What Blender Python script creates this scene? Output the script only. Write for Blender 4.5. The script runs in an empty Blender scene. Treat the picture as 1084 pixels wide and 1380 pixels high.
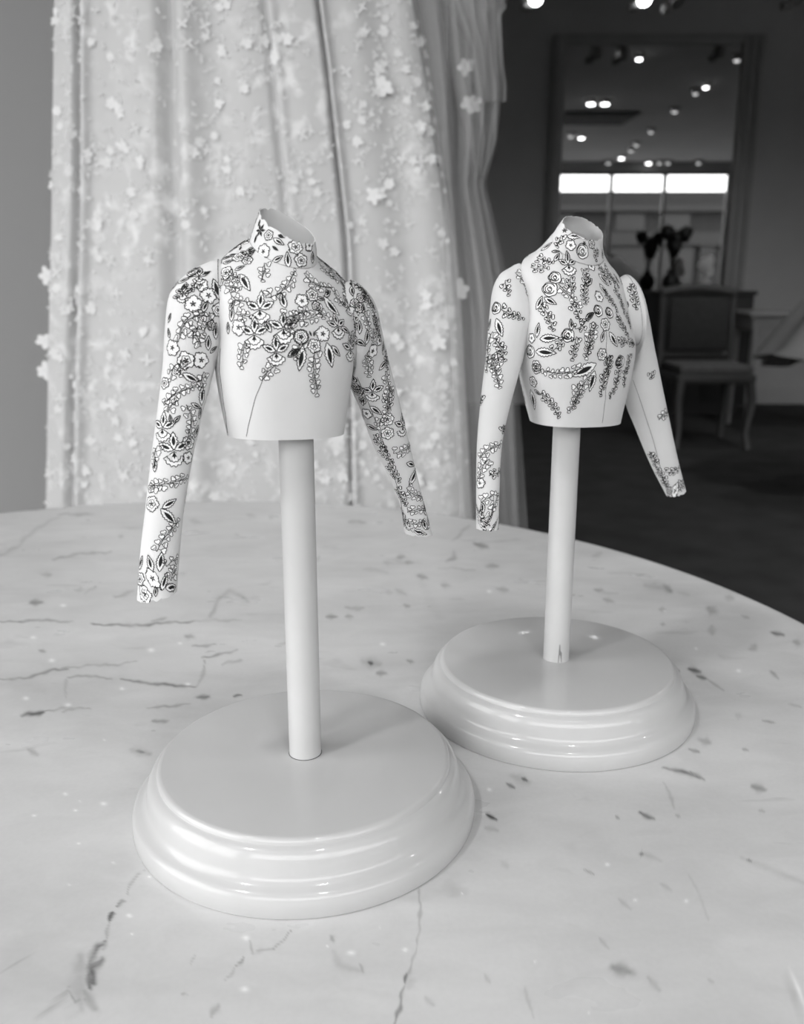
import bpy, bmesh, math, random
import numpy as np
from mathutils import Vector
# ---------------------------------------------------------------- camera, sky, exposure
SC = bpy.context.scene
F, TH, HC = 1200.0, 0.2523, 0.2422           # focal length in px of a 1084x1380 frame, pitch, height over the table top
cam_d = bpy.data.cameras.new('camera'); cam = bpy.data.objects.new('camera', cam_d)
SC.collection.objects.link(cam); SC.camera = cam
cam.location = (0, 0, HC); cam.rotation_euler = (math.pi/2 - TH, 0, 0)
cam_d.sensor_fit = 'HORIZONTAL'; cam_d.sensor_width = 36; cam_d.lens = F/1084*36
cam_d.clip_start = .01; cam_d.clip_end = 200
cam_d.dof.use_dof = True; cam_d.dof.focus_distance = .41; cam_d.dof.aperture_fstop = cam_d.lens/2.8
W = bpy.data.worlds.new('overcast'); SC.world = W; W.use_nodes = True
SKY = 6.4
W.node_tree.nodes['Background'].inputs[0].default_value = (1, 1, 1, 1)
W.node_tree.nodes['Background'].inputs[1].default_value = SKY
SC.view_settings.view_transform = 'Standard'; SC.view_settings.look = 'None'
SC.view_settings.exposure = 0.0; SC.view_settings.gamma = 1; SC.view_settings.use_curve_mapping = False
FLOOR, CEIL, BACK, FRONT, LEFT, RIGHT = -.75, 2.45, 7.5, -3.0, -2.4, 8.5
def portal(loc, rot, sx, sy):
    l = bpy.data.lights.new('window_light', 'AREA'); l.shape = 'RECTANGLE'; l.size = sx; l.size_y = sy
    l.cycles.is_portal = True; o = bpy.data.objects.new('window_light', l); SC.collection.objects.link(o)
    o.location = loc; o.rotation_euler = rot
WZ0, WZ1 = -.35, 2.27                          # shop window sill and head
portal((3.0, FRONT+.02, (WZ0+WZ1)/2), (math.pi/2, 0, 0), 10.4, WZ1-WZ0)
portal((LEFT+.02, -1.1, (WZ0+WZ1)/2), (0, -math.pi/2, 0), WZ1-WZ0, 3.2)

# ---------------------------------------------------------------- helpers
rnd = random.Random(7); rng = np.random.default_rng(5)
_c, _s = math.cos(TH), math.sin(TH)
def at(px, py, Y=None, z=None):
    """measured pixel + known depth (or height) -> point of the room"""
    x = (px-542)/F; u = (690-py)/F
    d = np.array([x, _c+u*_s, -_s+u*_c])
    t = Y/d[1] if z is None else (z-HC)/d[2]
    return d*t + np.array([0, 0, HC])
def project(P):
    X, Y, Z = P[..., 0], P[..., 1], P[..., 2]-HC
    d = Y*_c - Z*_s; up = Y*_s + Z*_c
    return 542+F*X/d, 690-F*up/d
def tag(o, label=None, cat=None, group=None, kind=None):
    if label: o['label'] = label
    if cat: o['category'] = cat
    if group: o['group'] = group
    if kind: o['kind'] = kind
    return o
def empty(name, loc, label, cat, group=None, rz=0):
    o = bpy.data.objects.new(name, None); SC.collection.objects.link(o)
    o.location = tuple(float(v) for v in loc); o.rotation_euler = (0, 0, rz); o.empty_display_size = .05
    return tag(o, label, cat, group)
class MB:
    def __init__(s): s.v = []; s.f = []; s.m = []; s.n = 0
    def add(s, V, Fc, mi=0):
        V = np.asarray(V, float).reshape(-1, 3)
        s.v.append(V); s.f += [tuple(int(i)+s.n for i in f) for f in Fc]; s.m += [mi]*len(Fc); s.n += len(V); return s
    def box(s, x0, x1, y0, y1, z0, z1, mi=0, b=0.0):
        if b <= 0:
            V = [(x, y, z) for x in (x0, x1) for y in (y0, y1) for z in (z0, z1)]
            return s.add(V, [(0,1,3,2),(4,6,7,5),(0,4,5,1),(2,3,7,6),(0,2,6,4),(1,5,7,3)], mi)
        bm = bmesh.new(); bmesh.ops.create_cube(bm, size=1)
        for v in bm.verts: v.co = Vector(((x0+x1)/2+v.co.x*(x1-x0), (y0+y1)/2+v.co.y*(y1-y0), (z0+z1)/2+v.co.z*(z1-z0)))
        bmesh.ops.bevel(bm, geom=bm.edges[:], offset=b, segments=2, affect='EDGES', profile=.5)
        bm.verts.ensure_lookup_table()
        s.add([v.co[:] for v in bm.verts], [[v.index for v in f.verts] for f in bm.faces], mi); bm.free(); return s
    def lathe(s, prof, c=(0, 0, 0), n=64, mi=0, cap0=False, cap1=False):
        V = []; Fc = []
        for r, z in prof:
            for k in range(n):
                a = 2*math.pi*k/n; V.append((c[0]+r*math.cos(a), c[1]+r*math.sin(a), c[2]+z))
        for i in range(len(prof)-1):
            for k in range(n):
                k2 = (k+1) % n; Fc.append((i*n+k, i*n+k2, (i+1)*n+k2, (i+1)*n+k))
        if cap0: Fc.append(tuple(range(n))[::-1])
        if cap1: Fc.append(tuple(range((len(prof)-1)*n, len(prof)*n)))
        return s.add(V, Fc, mi)
    def tube(s, pts, rad, n=12, mi=0):
        pts = [np.asarray(p, float) for p in pts]
        if np.isscalar(rad): rad = [rad]*len(pts)
        V = []; Fc = []; up = np.array([0.3, .2, 1.])
        for i, p in enumerate(pts):
            t = pts[min(i+1, len(pts)-1)]-pts[max(i-1, 0)]; t = t/np.linalg.norm(t)
            a = np.cross(t, up if abs(t[2]) < .9 else np.array([1., 0, 0])); a /= np.linalg.norm(a); b = np.cross(t, a)
            for k in range(n):
                q = 2*math.pi*k/n; V.append(p+rad[i]*(a*math.cos(q)+b*math.sin(q)))
        for i in range(len(pts)-1):
            for k in range(n):
                k2 = (k+1) % n; Fc.append((i*n+k, i*n+k2, (i+1)*n+k2, (i+1)*n+k))
        Fc.append(tuple(range(n))[::-1]); Fc.append(tuple(range((len(pts)-1)*n, len(pts)*n)))
        return s.add(V, Fc, mi)
    def build(s, name, mats, parent=None, smooth=True, base=None):
        me = bpy.data.meshes.new(name); V = np.concatenate(s.v)
        off = np.zeros(3)
        if base is not None: off = np.asarray(base, float)
        elif parent is not None: off = np.array(parent['_b']) if '_b' in parent else np.array(parent.location)
        me.from_pydata((V-off).tolist(), [], s.f)
        for m in (mats if isinstance(mats, (list, tuple)) else [mats]): me.materials.append(m)
        me.polygons.foreach_set('material_index', s.m)
        me.polygons.foreach_set('use_smooth', [smooth]*len(s.f)); me.update()
        if smooth: me.set_sharp_from_angle(angle=math.radians(38))
        o = bpy.data.objects.new(name, me); SC.collection.objects.link(o)
        if parent is not None: o.parent = parent
        else: o.location = tuple(off)
        return o
def grid_faces(nu, nv, wrap=False):
    fs = []
    for j in range(nv-1):
        for i in range(nu if wrap else nu-1):
            i2 = (i+1) % nu; fs.append((j*nu+i, j*nu+i2, (j+1)*nu+i2, (j+1)*nu+i))
    return fs
# ---------------------------------------------------------------- materials
def mat(name, g, rough=.5, spec=.5, noise=None, bump=None, coat=0, metal=0, sheen=0):
    """grey g (linear); noise=(scale, amount) mottles the colour; bump=(scale, strength, stretch)"""
    m = bpy.data.materials.new(name); m.use_nodes = True; nt = m.node_tree; b = nt.nodes['Principled BSDF']
    b.inputs['Base Color'].default_value = (g, g, g, 1); b.inputs['Roughness'].default_value = rough
    b.inputs['Specular IOR Level'].default_value = spec; b.inputs['Metallic'].default_value = metal
    b.inputs['Coat Weight'].default_value = coat; b.inputs['Coat Roughness'].default_value = .07
    b.inputs['Sheen Weight'].default_value = sheen
    tc = nt.nodes.new('ShaderNodeTexCoord')
    if noise:
        n = nt.nodes.new('ShaderNodeTexNoise'); n.inputs['Scale'].default_value = noise[0]; n.inputs['Detail'].default_value = 5
        r = nt.nodes.new('ShaderNodeMapRange'); r.inputs[1].default_value = .3; r.inputs[2].default_value = .7
        r.inputs[3].default_value = g*(1-noise[1]); r.inputs[4].default_value = min(.95, g*(1+noise[1]))
        nt.links.new(tc.outputs['Object'], n.inputs['Vector']); nt.links.new(n.outputs[0], r.inputs[0])
        nt.links.new(r.outputs[0], b.inputs['Base Color'])
    if bump:
        mp = nt.nodes.new('ShaderNodeMapping'); mp.inputs['Scale'].default_value = bump[2] if len(bump) > 2 else (1, 1, 1)
        n = nt.nodes.new('ShaderNodeTexNoise'); n.inputs['Scale'].default_value = bump[0]; n.inputs['Detail'].default_value = 3
        u = nt.nodes.new('ShaderNodeBump'); u.inputs['Strength'].default_value = bump[1]; u.inputs['Distance'].default_value = bump[3] if len(bump) > 3 else .001
        nt.links.new(tc.outputs['Object'], mp.inputs[0]); nt.links.new(mp.outputs[0], n.inputs['Vector'])
        nt.links.new(n.outputs[0], u.inputs['Height']); nt.links.new(u.outputs[0], b.inputs['Normal'])
    return m
def emit(name, s, g=1):
    m = bpy.data.materials.new(name); m.use_nodes = True; b = m.node_tree.nodes['Principled BSDF']
    b.inputs['Emission Color'].default_value = (g, g, g, 1); b.inputs['Emission Strength'].default_value = s; return m
def sheer(name, g, alpha, scale=900):
    m = bpy.data.materials.new(name); m.use_nodes = True; nt = m.node_tree; b = nt.nodes['Principled BSDF']
    b.inputs['Base Color'].default_value = (g, g, g, 1); b.inputs['Roughness'].default_value = .7
    n = nt.nodes.new('ShaderNodeTexNoise'); n.inputs['Scale'].default_value = 14; n.inputs['Detail'].default_value = 3
    tc = nt.nodes.new('ShaderNodeTexCoord'); mp = nt.nodes.new('ShaderNodeMapping'); mp.inputs['Scale'].default_value = (1, 1, .12)
    r = nt.nodes.new('ShaderNodeMapRange'); r.inputs[1].default_value = .3; r.inputs[2].default_value = .7
    r.inputs[3].default_value = alpha*.7; r.inputs[4].default_value = alpha*1.25
    nt.links.new(tc.outputs['Object'], mp.inputs[0]); nt.links.new(mp.outputs[0], n.inputs['Vector'])
    nt.links.new(n.outputs[0], r.inputs[0]); nt.links.new(r.outputs[0], b.inputs['Alpha'])
    return m
def glass_mat():
    m = bpy.data.materials.new('window_glass'); m.use_nodes = True; nt = m.node_tree; nt.nodes.remove(nt.nodes['Principled BSDF'])
    t = nt.nodes.new('ShaderNodeBsdfTransparent'); t.inputs[0].default_value = (.93, .93, .93, 1)
    g = nt.nodes.new('ShaderNodeBsdfGlossy'); g.inputs['Roughness'].default_value = .02
    x = nt.nodes.new('ShaderNodeMixShader'); x.inputs[0].default_value = .06
    nt.links.new(t.outputs[0], x.inputs[1]); nt.links.new(g.outputs[0], x.inputs[2])
    nt.links.new(x.outputs[0], nt.nodes['Material Output'].inputs[0]); return m
M_PAPER = mat('white_card_paper', .62, .75, .25, noise=(60, .02), bump=(220, .12))
M_FILL = mat('white_printed_petal', .84, .8, .2)
M_INK = mat('black_ink', .012, .6, .2)
M_LINE = mat('grey_seam_line', .12, .7, .2)
M_PAINT = mat('white_gloss_paint', .50, .3, .25, noise=(30, .02), bump=(70, .16, (1, 1, 1), .0012), coat=.5)
M_POLE = mat('white_painted_dowel', .52, .38, .5, noise=(40, .03), bump=(160, .2, (1, 1, .06)), coat=.25)
M_CHIP = mat('bare_wood_chip', .2, .7)
M_WALL_DARK = mat('dark_painted_wall', .52, .8, .2, noise=(2, .05))
M_WALL_GREY = mat('grey_painted_wall', .33, .8, .2, noise=(3, .03))
M_CEIL = mat('ceiling_paint', .72, .9, .1, noise=(1.5, .04))
M_FLOOR = mat('dark_carpet', .055, .9, .1, noise=(7, .18), bump=(500, .4))
M_SATIN = mat('ivory_satin', .62, .5, .4, sheen=.2)
M_LACE = mat('raised_lace', .75, .7, .2, sheen=.2)
M_DARKWOOD = mat('dark_painted_wood', .09, .5, .4, noise=(8, .1))
M_WHITEWOOD = mat('pale_painted_wood', .36, .5, .4, noise=(8, .05))
M_MFRAME = mat('grey_mirror_frame', .36, .45, .4, noise=(8, .05))
M_BOARD = mat('black_stained_wood', .035, .6)
M_UPH = mat('dark_upholstery', .07, .9, .1, noise=(30, .1))
M_UPH2 = mat('pale_seat_fabric', .16, .9, .1, noise=(30, .1))
M_METAL = mat('brushed_lamp_metal', .5, .35, .5, metal=1)
M_LAMP = emit('lit_lamp', 14)
M_LAMPDIM = emit('dim_lamp', 1.6)
M_GLASS = glass_mat()
M_FRAME = mat('window_frame_paint', .12, .5)
M_MIRROR = mat('mirror_glass', .62, .0, .5, metal=1)
M_FACADE = mat('facade_render', .012, .8, noise=(.6, .2))
M_FACADE2 = mat('facade_trim', .022, .8)
M_SHOP = mat('dark_shopfront', .004, .4)
M_PAVE = mat('street_paving', .1, .9, noise=(1, .1))

# marble: base clouding in nodes, the individual veins as a painted mask on the slab itself
def marble_mat():
    m = mat('honed_marble', .62, .33, .4); nt = m.node_tree; b = nt.nodes['Principled BSDF']; L = nt.links.new; N = nt.nodes.new
    tc = N('ShaderNodeTexCoord')
    mp = N('ShaderNodeMapping'); mp.inputs['Rotation'].default_value = (0, 0, .25); mp.inputs['Scale'].default_value = (1, 1.9, 1)
    L(tc.outputs['Object'], mp.inputs[0])
    def noise(sc, det, lo, hi, a, c, vec=mp.outputs[0], dist=0.):
        n = N('ShaderNodeTexNoise'); n.inputs['Scale'].default_value = sc; n.inputs['Detail'].default_value = det; n.inputs['Distortion'].default_value = dist
        r = N('ShaderNodeMapRange'); r.inputs[1].default_value = lo; r.inputs[2].default_value = hi; r.inputs[3].default_value = a; r.inputs[4].default_value = c
        L(vec, n.inputs['Vector']); L(n.outputs[0], r.inputs[0]); return r.outputs[0]
    def mul(a, c):
        x = N('ShaderNodeMath'); x.operation = 'MULTIPLY'; L(a, x.inputs[0])
        if isinstance(c, float): x.inputs[1].default_value = c
        else: L(c, x.inputs[1])
        return x.outputs[0]
    cloud = noise(7, 6, .3, .7, .86, 1.06, dist=.5)
    cloud2 = noise(26, 5, .3, .62, .93, 1.0, dist=1.)
    blot = noise(20, 3, .24, .36, .80, 1.0, dist=.6)
    grain = noise(420, 2, .3, .7, .985, 1.015, tc.outputs['Object'])
    v = N('ShaderNodeAttribute'); v.attribute_name = 'vein'
    br = noise(60, 4, .25, .6, .45, 1.1, tc.outputs['Object'])
    vv = mul(v.outputs['Fac'], br)
    one = N('ShaderNodeMath'); one.operation = 'SUBTRACT'; one.inputs[0].default_value = 1; L(vv, one.inputs[1])
    w = N('ShaderNodeAttribute'); w.attribute_name = 'fleck'
    col = mul(mul(mul(mul(mul(cloud, cloud2), blot), grain), one.outputs[0]), .64)
    ad = N('ShaderNodeMath'); ad.operation = 'ADD'; L(col, ad.inputs[0]); L(mul(w.outputs['Fac'], .28), ad.inputs[1])
    cc = N('ShaderNodeCombineColor'); [L(ad.outputs[0], cc.inputs[i]) for i in range(3)]
    L(cc.outputs[0], b.inputs['Base Color'])
    L(noise(15, 4, .3, .7, .26, .42), b.inputs['Roughness'])
    return m
M_MARBLE = marble_mat()
def lace_cloth():
    m = mat('lace_covered_satin', .6, .6, .3, sheen=.2); nt = m.node_tree; b = nt.nodes['Principled BSDF']; L = nt.links.new; N = nt.nodes.new
    tc = N('ShaderNodeTexCoord'); n = N('ShaderNodeTexNoise'); n.inputs['Scale'].default_value = 38; n.inputs['Detail'].default_value = 4; n.inputs['Distortion'].default_value = .25
    n2 = N('ShaderNodeTexNoise'); n2.inputs['Scale'].default_value = 7; n2.inputs['Detail'].default_value = 2
    r = N('ShaderNodeMapRange'); r.inputs[1].default_value = .5; r.inputs[2].default_value = .66; r.inputs[3].default_value = 0; r.inputs[4].default_value = 1
    r2 = N('ShaderNodeMapRange'); r2.inputs[1].default_value = .42; r2.inputs[2].default_value = .6; r2.inputs[3].default_value = .1; r2.inputs[4].default_value = 1
    x = N('ShaderNodeMath'); x.operation = 'MULTIPLY'
    r3 = N('ShaderNodeMapRange'); r3.inputs[3].default_value = .54; r3.inputs[4].default_value = .74
    L(tc.outputs['Object'], n.inputs['Vector']); L(tc.outputs['Object'], n2.inputs['Vector']); L(n.outputs[0], r.inputs[0]); L(n2.outputs[0], r2.inputs[0])
    L(r.outputs[0], x.inputs[0]); L(r2.outputs[0], x.inputs[1]); L(x.outputs[0], r3.inputs[0]); L(r3.outputs[0], b.inputs['Base Color'])
    u = N('ShaderNodeBump'); u.inputs['Strength'].default_value = .5; u.inputs['Distance'].default_value = .002
    L(x.outputs[0], u.inputs['Height']); L(u.outputs[0], b.inputs['Normal'])
    return m
M_GOWN = lace_cloth()
M_TULLE = sheer('sheer_tulle', .5, .27)
M_TULLE2 = sheer('sheer_tulle_double', .5, .3)

# ---------------------------------------------------------------- room shell
def struct(name, mb, m, smooth=False):
    o = mb.build(name, m, smooth=smooth); o['kind'] = 'structure'; return o
struct('floor', MB().box(LEFT, RIGHT, FRONT, BACK, FLOOR-.1, FLOOR), M_FLOOR)
struct('ceiling', MB().box(LEFT, RIGHT, FRONT, BACK, CEIL, CEIL+.15), M_CEIL)
struct('wall_back', MB().box(LEFT-.2, RIGHT+.2, BACK, BACK+.2, FLOOR-.1, CEIL+.15), M_WALL_DARK)
struct('wall_right', MB().box(RIGHT, RIGHT+.2, FRONT, BACK, FLOOR-.1, CEIL+.15), M_WALL_DARK)
PY = 1.72                                     # grey wall that closes the near bay behind the big gown
struct('wall_bay', MB().box(LEFT, .08, PY, PY+.18, FLOOR, CEIL), M_WALL_GREY)
wl = MB()
wl.box(LEFT-.2, LEFT, FRONT, -2.7, FLOOR, CEIL); wl.box(LEFT-.2, LEFT, .5, BACK, FLOOR, CEIL)
wl.box(LEFT-.2, LEFT, -2.7, .5, FLOOR, WZ0); wl.box(LEFT-.2, LEFT, -2.7, .5, WZ1, CEIL)
struct('wall_left', wl, M_WALL_GREY)
wf = MB(); wf.box(LEFT, RIGHT, FRONT-.2, FRONT, FLOOR, WZ0); wf.box(LEFT, RIGHT, FRONT-.2, FRONT, WZ1, CEIL)
wf.box(LEFT, -2.2, FRONT-.2, FRONT, WZ0, WZ1); wf.box(6.27, 6.75, FRONT-.2, FRONT-.03, WZ0, WZ1); wf.box(8.2, RIGHT, FRONT-.2, FRONT, WZ0, WZ1)
struct('wall_front', wf, M_WALL_GREY)
bb = MB(); bb.box(.3, RIGHT, BACK-.02, BACK, FLOOR, FLOOR+.14, b=.006); struct('baseboard_back', bb, M_WALL_DARK)
# shop window: frame, mullions, panes
w1 = MB().box(-2.2, 8.2, FRONT-.12, FRONT-.04, WZ0, WZ0+.06).build('window_1', M_FRAME, smooth=False, base=(3, FRONT-.08, WZ0)); w1['kind'] = 'structure'; w1['_b'] = (3, FRONT-.08, WZ0)
MB().box(-2.2, 8.2, FRONT-.12, FRONT-.04, WZ1-.05, WZ1).build('head_rail', M_FRAME, w1, False)
mull = [-2.2, -.4, 1.3, 2.7, 3.96, 4.98, 6.2, 7.2, 8.14]
for x in mull: MB().box(x, x+.07, FRONT-.12, FRONT-.04, WZ0+.06, WZ1-.05).build('mullion', M_FRAME, w1, False)
for a, c in zip(mull[:-1], mull[1:]): MB().box(a+.07, c, FRONT-.085, FRONT-.078, WZ0+.06, WZ1-.05).build('pane', M_GLASS, w1, False)
w2 = MB().box(LEFT-.12, LEFT-.04, -2.7, .5, WZ0, WZ0+.06).build('window_2', M_FRAME, smooth=False, base=(LEFT-.08, -1.1, WZ0)); w2['kind'] = 'structure'; w2['_b'] = (LEFT-.08, -1.1, WZ0)
for y in (-2.7, -1.13, .44): MB().box(LEFT-.12, LEFT-.04, y, y+.06, WZ0+.06, WZ1).build('mullion', M_FRAME, w2, False)
for a, c in ((-2.64, -1.13), (-1.07, .44)): MB().box(LEFT-.085, LEFT-.078, a, c, WZ0+.06, WZ1).build('pane', M_GLASS, w2, False)
struct('street', MB().box(-14, 30, -24, FRONT-.25, FLOOR-.3, FLOOR-.12), M_PAVE)
struct('pavement_left', MB().box(-14, LEFT-.25, FRONT-.2, 6, FLOOR-.3, FLOOR-.12), M_PAVE)
# low building across the street (seen only in the mirror)
BY = -14.0
bd = empty('street_building', (9, BY, FLOOR-.12), 'low shop building across the street, reflected in the mirror below the sky strip', 'building')
MB().box(-10, 28, BY-3, BY, FLOOR-.12, 2.95).build('wall', M_FACADE, bd, False)
MB().box(-10, 28, BY, BY+.35, 2.35, 2.55).build('cornice', M_FACADE2, bd, False)
MB().box(-10, 28, BY, BY+.25, 1.35, 1.75).build('fascia_board', M_FACADE2, bd, False)
for k in range(9):
    x = -8+k*3.6
    MB().box(x, x+2.7, BY-.02, BY+.04, -.5, 1.3).build('shopfront', M_SHOP, bd, False)
    MB().box(x+2.85, x+3.3, BY, BY+.2, FLOOR-.12, 1.35).build('pillar', M_FACADE2, bd, False)
    for q in (0, 1): MB().box(x+.2+q*1.4, x+1.1+q*1.4, BY-.02, BY+.05, 1.8, 2.3).build('window', M_SHOP, bd, False)

# ---------------------------------------------------------------- round marble table
TC = np.array([-.204, .4735]); TR = .5186
tb = empty('round_table', (TC[0], TC[1], FLOOR), 'round table with a grey-veined white marble top carrying both little stands', 'table')
Q = np.array([0., .13])
ang = np.concatenate([np.linspace(math.radians(48), math.radians(132), 600), np.linspace(math.radians(132), math.radians(408), 120)[1:-1]])
nr = 600; k = np.linspace(0, 1, nr)[1:]; kk = (k*.42+k**2*.58)
dirs = np.stack([np.cos(ang), np.sin(ang)], 1); qc = Q-TC
bq = dirs@qc; Rb = -bq+np.sqrt(bq**2-(qc@qc-(TR-.003)**2))
P2 = Q[None, None]+dirs[None]*(Rb[None, :, None]*kk[:, None, None])
na = len(ang); flat = P2.reshape(-1, 2)
top = np.concatenate([[Q], flat]); V = np.c_[top, np.zeros(len(top))]
fcs = [(0, 1+i, 1+(i+1) % na) for i in range(na)]
fcs += [tuple(1+q for q in f) for f in grid_faces(na, nr-1, True)]
# rounded edge and underside follow the same outer ring
ring = P2[-1]; cdir = (ring-TC)/np.linalg.norm(ring-TC, axis=1)[:, None]
extra = []; base_i = 1+(nr-2)*na
for (dr, z) in ((.002, -.0006), (.003, -.003), (.003, -.018), (.001, -.021), (-.02, -.022)):
    extra.append(np.c_[TC+cdir*(TR-.003+dr), np.full(na, z)])
V = np.concatenate([V]+extra); prev = base_i
for j in range(5):
    cur = len(top)+j*na
    fcs += [(prev+i, prev+(i+1) % na, cur+(i+1) % na, cur+i) for i in range(na)]; prev = cur
fcs.append(tuple(range(prev, prev+na))[::-1])
slab = MB().add(V, fcs).build('marble_top', M_MARBLE, tb)
# veins: (polyline in picture measurements, width px, darkness)
VEINS = [
 ([(0,838),(60,836),(100,838)],3,.45),([(125,841),(170,843),(205,841),(262,837)],3.5,.65),([(157,842),(190,843)],5,.3),([(205,837),(225,833)],4,.35),([(262,837),(325,835)],2.5,.25),
 ([(0,917),(40,912),(75,903),(90,901)],3.5,.5),([(82,900),(120,897),(150,896),(185,891)],2.5,.3),([(90,912),(115,911),(150,914)],3,.4),
 ([(165,916),(195,920),(235,924),(262,925)],4,.6),([(262,925),(272,915),(275,890)],4,.35),([(88,915),(88,940)],4,.2),
 ([(30,965),(58,959)],6,.7),([(58,958),(85,955),(120,954)],2.5,.4),([(85,961),(100,955)],3,.4),([(200,955),(240,950),(255,948)],3,.35),([(268,941),(282,939)],6,.6),([(315,939),(325,937)],4,.8),
 ([(207,973),(225,970)],5,.4),([(273,886),(322,877)],3,.5),([(260,872),(290,868)],3,.4),([(300,896),(325,889)],4,.35),([(375,870),(395,863)],3,.25),
 ([(285,833),(291,818),(298,805),(312,797),(325,803),(333,810)],6,.3),([(340,806),(350,805)],4,.2),
 ([(0,750),(20,738),(40,718),(55,708),(80,697)],5,.22),([(70,753),(100,748),(150,743)],4,.35),([(40,811),(56,812)],8,.6),([(55,773),(68,774)],6,.3),([(155,804),(180,796)],5,.3),([(80,694),(125,692)],4,.3),
 ([(160,722),(166,723)],6,.35),([(260,703),(268,704)],7,.3),([(335,694),(341,695)],7,.25),([(366,698),(368,699)],6,.3),([(317,720),(320,721)],6,.2),([(252,858),(260,859)],8,.5),
 ([(53,876),(58,877)],5,.4),([(100,794),(110,794)],5,.25),([(114,800),(130,790)],4,.2),([(185,1013),(193,1013)],5,.7),([(178,1012),(200,1015)],10,.25),([(38,1010),(52,1018)],8,.3),
 ([(168,1214),(158,1222)],2.5,.5),([(154,1231),(147,1240)],5,.7),([(147,1240),(144,1262),(138,1280)],3,.25),([(195,1173),(180,1185),(172,1205)],2.5,.25),
 ([(140,1268),(126,1284),(120,1305)],7,.6),([(137,1292),(122,1305),(125,1325)],12,.8),([(118,1310),(122,1332)],9,.75),([(92,1333),(100,1350),(118,1345)],4,.4),([(112,1335),(128,1360)],14,.35),([(95,1330),(70,1360),(50,1380)],6,.3),
 ([(110,1290),(105,1330),(110,1360)],18,.25),([(20,1355),(10,1372),(5,1380)],4,.5),([(0,1306),(15,1300),(28,1294)],3,.25),([(392,1254),(375,1272),(365,1278)],2,.6),([(365,1278),(340,1285)],2,.3),
 ([(330,1291),(320,1303)],3,.5),([(320,1303),(305,1322)],3,.25),([(337,1268),(340,1282)],3,.3),([(295,1355),(286,1370)],8,.35),([(262,1285),(258,1300)],3,.2),([(246,1340),(252,1340)],4,.3),
 ([(446,1262),(450,1268)],7,.45),([(450,1282),(458,1300),(490,1310)],9,.18),([(486,1300),(492,1312)],4,.35),([(567,1200),(565,1240),(562,1280)],2,.3),([(562,1280),(552,1312),(545,1330)],3,.3),([(551,1314),(546,1324)],4,.7),([(545,1330),(538,1360),(530,1380)],3.5,.55),
 ([(556,1322),(550,1330)],14,.15),([(575,1345),(585,1355)],8,.25),([(655,1315),(662,1325)],6,.2),
 ([(704,1049),(712,1053)],6,.7),([(683,1056),(694,1062)],5,.6),([(690,1045),(715,1056)],12,.2),([(654,1096),(660,1100),(670,1105)],5,.8),([(655,1116),(670,1119)],8,.25),([(675,1160),(683,1168)],9,.2),
 ([(830,1100),(834,1103)],4,.4),([(865,1096),(872,1100),(880,1102)],6,.85),([(862,1150),(866,1151)],8,.6),([(866,1150),(890,1160)],7,.2),([(788,1172),(800,1178)],4,.4),([(895,1035),(922,1040),(945,1049)],5,.7),([(930,1040),(950,1051)],5,.5),
 ([(895,1055),(910,1090)],4,.2),([(914,1100),(918,1102)],5,.3),([(930,1010),(940,1012)],5,.6),([(945,997),(955,1000)],10,.35),([(1000,1009),(1008,1011)],4,.6),([(1015,1060),(1030,1064)],10,.45),([(1024,1092),(1030,1094)],5,.3),
 ([(1006,1158),(1012,1160)],4,.6),([(1000,1156),(1084,1190)],8,.15),([(826,1303),(850,1310)],16,.45),([(875,1318),(890,1335)],8,.3),([(810,1265),(820,1278)],4,.25),([(955,1320),(962,1324)],4,.2),([(930,1180),(945,1210),(955,1240)],4,.15),
 ([(708,1330),(718,1370)],4,.18),([(1065,1310),(1070,1360)],6,.2),([(835,1212),(850,1225)],6,.18),([(890,1190),(905,1200)],6,.2),
 ([(896,790),(903,796)],9,.55),([(870,788),(900,792)],12,.2),([(803,795),(812,795)],6,.35),([(817,809),(824,810)],7,.35),([(955,820),(965,825)],12,.4),([(960,845),(962,855)],9,.25),([(893,842),(896,842)],5,.35),([(888,820),(895,821)],6,.3),
 ([(1040,852),(1055,855)],6,.75),([(1012,875),(1018,870)],8,.25),([(980,805),(988,807)],8,.3),([(930,902),(943,905)],7,.7),([(912,905),(917,905)],4,.8),([(938,910),(953,915)],5,.6),([(953,915),(975,930)],2.5,.3),([(1040,905),(1047,913)],5,.4),([(1073,866),(1078,868)],9,.3),
 ([(1000,829),(1008,832)],5,.25),([(1065,950),(1078,952)],3,.3),([(1028,971),(1045,974)],2.5,.4),([(995,965),(1000,967)],9,.2),([(800,750),(812,745)],5,.2),([(915,798),(930,802)],6,.15),
 ([(498,893),(501,894)],8,.95),([(490,892),(510,894)],12,.3),([(551,891),(556,892)],5,.6),([(510,908),(520,908)],8,.4),([(440,831),(455,832)],6,.6),([(466,831),(475,831)],5,.35),([(468,820),(490,819)],5,.3),([(546,815),(550,817)],6,.4),([(520,758),(526,759)],7,.3),([(535,750),(545,750)],6,.4),([(548,758),(556,759)],6,.45),
 ([(565,777),(573,778)],7,.5),([(597,789),(606,790)],7,.35),([(612,743),(612,752),(603,757)],6,.35),([(470,704),(492,704)],5,.35),([(643,734),(655,736)],8,.5),([(655,763),(672,764)],7,.35),([(670,793),(684,795)],7,.3),([(590,765),(640,768)],4,.2),([(610,728),(632,708)],4,.3),([(520,798),(530,800)],6,.2),([(565,780),(590,830)],14,.06),
 ([(490,767),(520,770)],5,.15),([(425,755),(430,750)],6,.25),([(620,950),(640,960)],10,.1),([(535,795),(545,800)],6,.2),([(700,700),(735,720)],7,.12),([(0,905),(60,930)],20,.05)]
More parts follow.
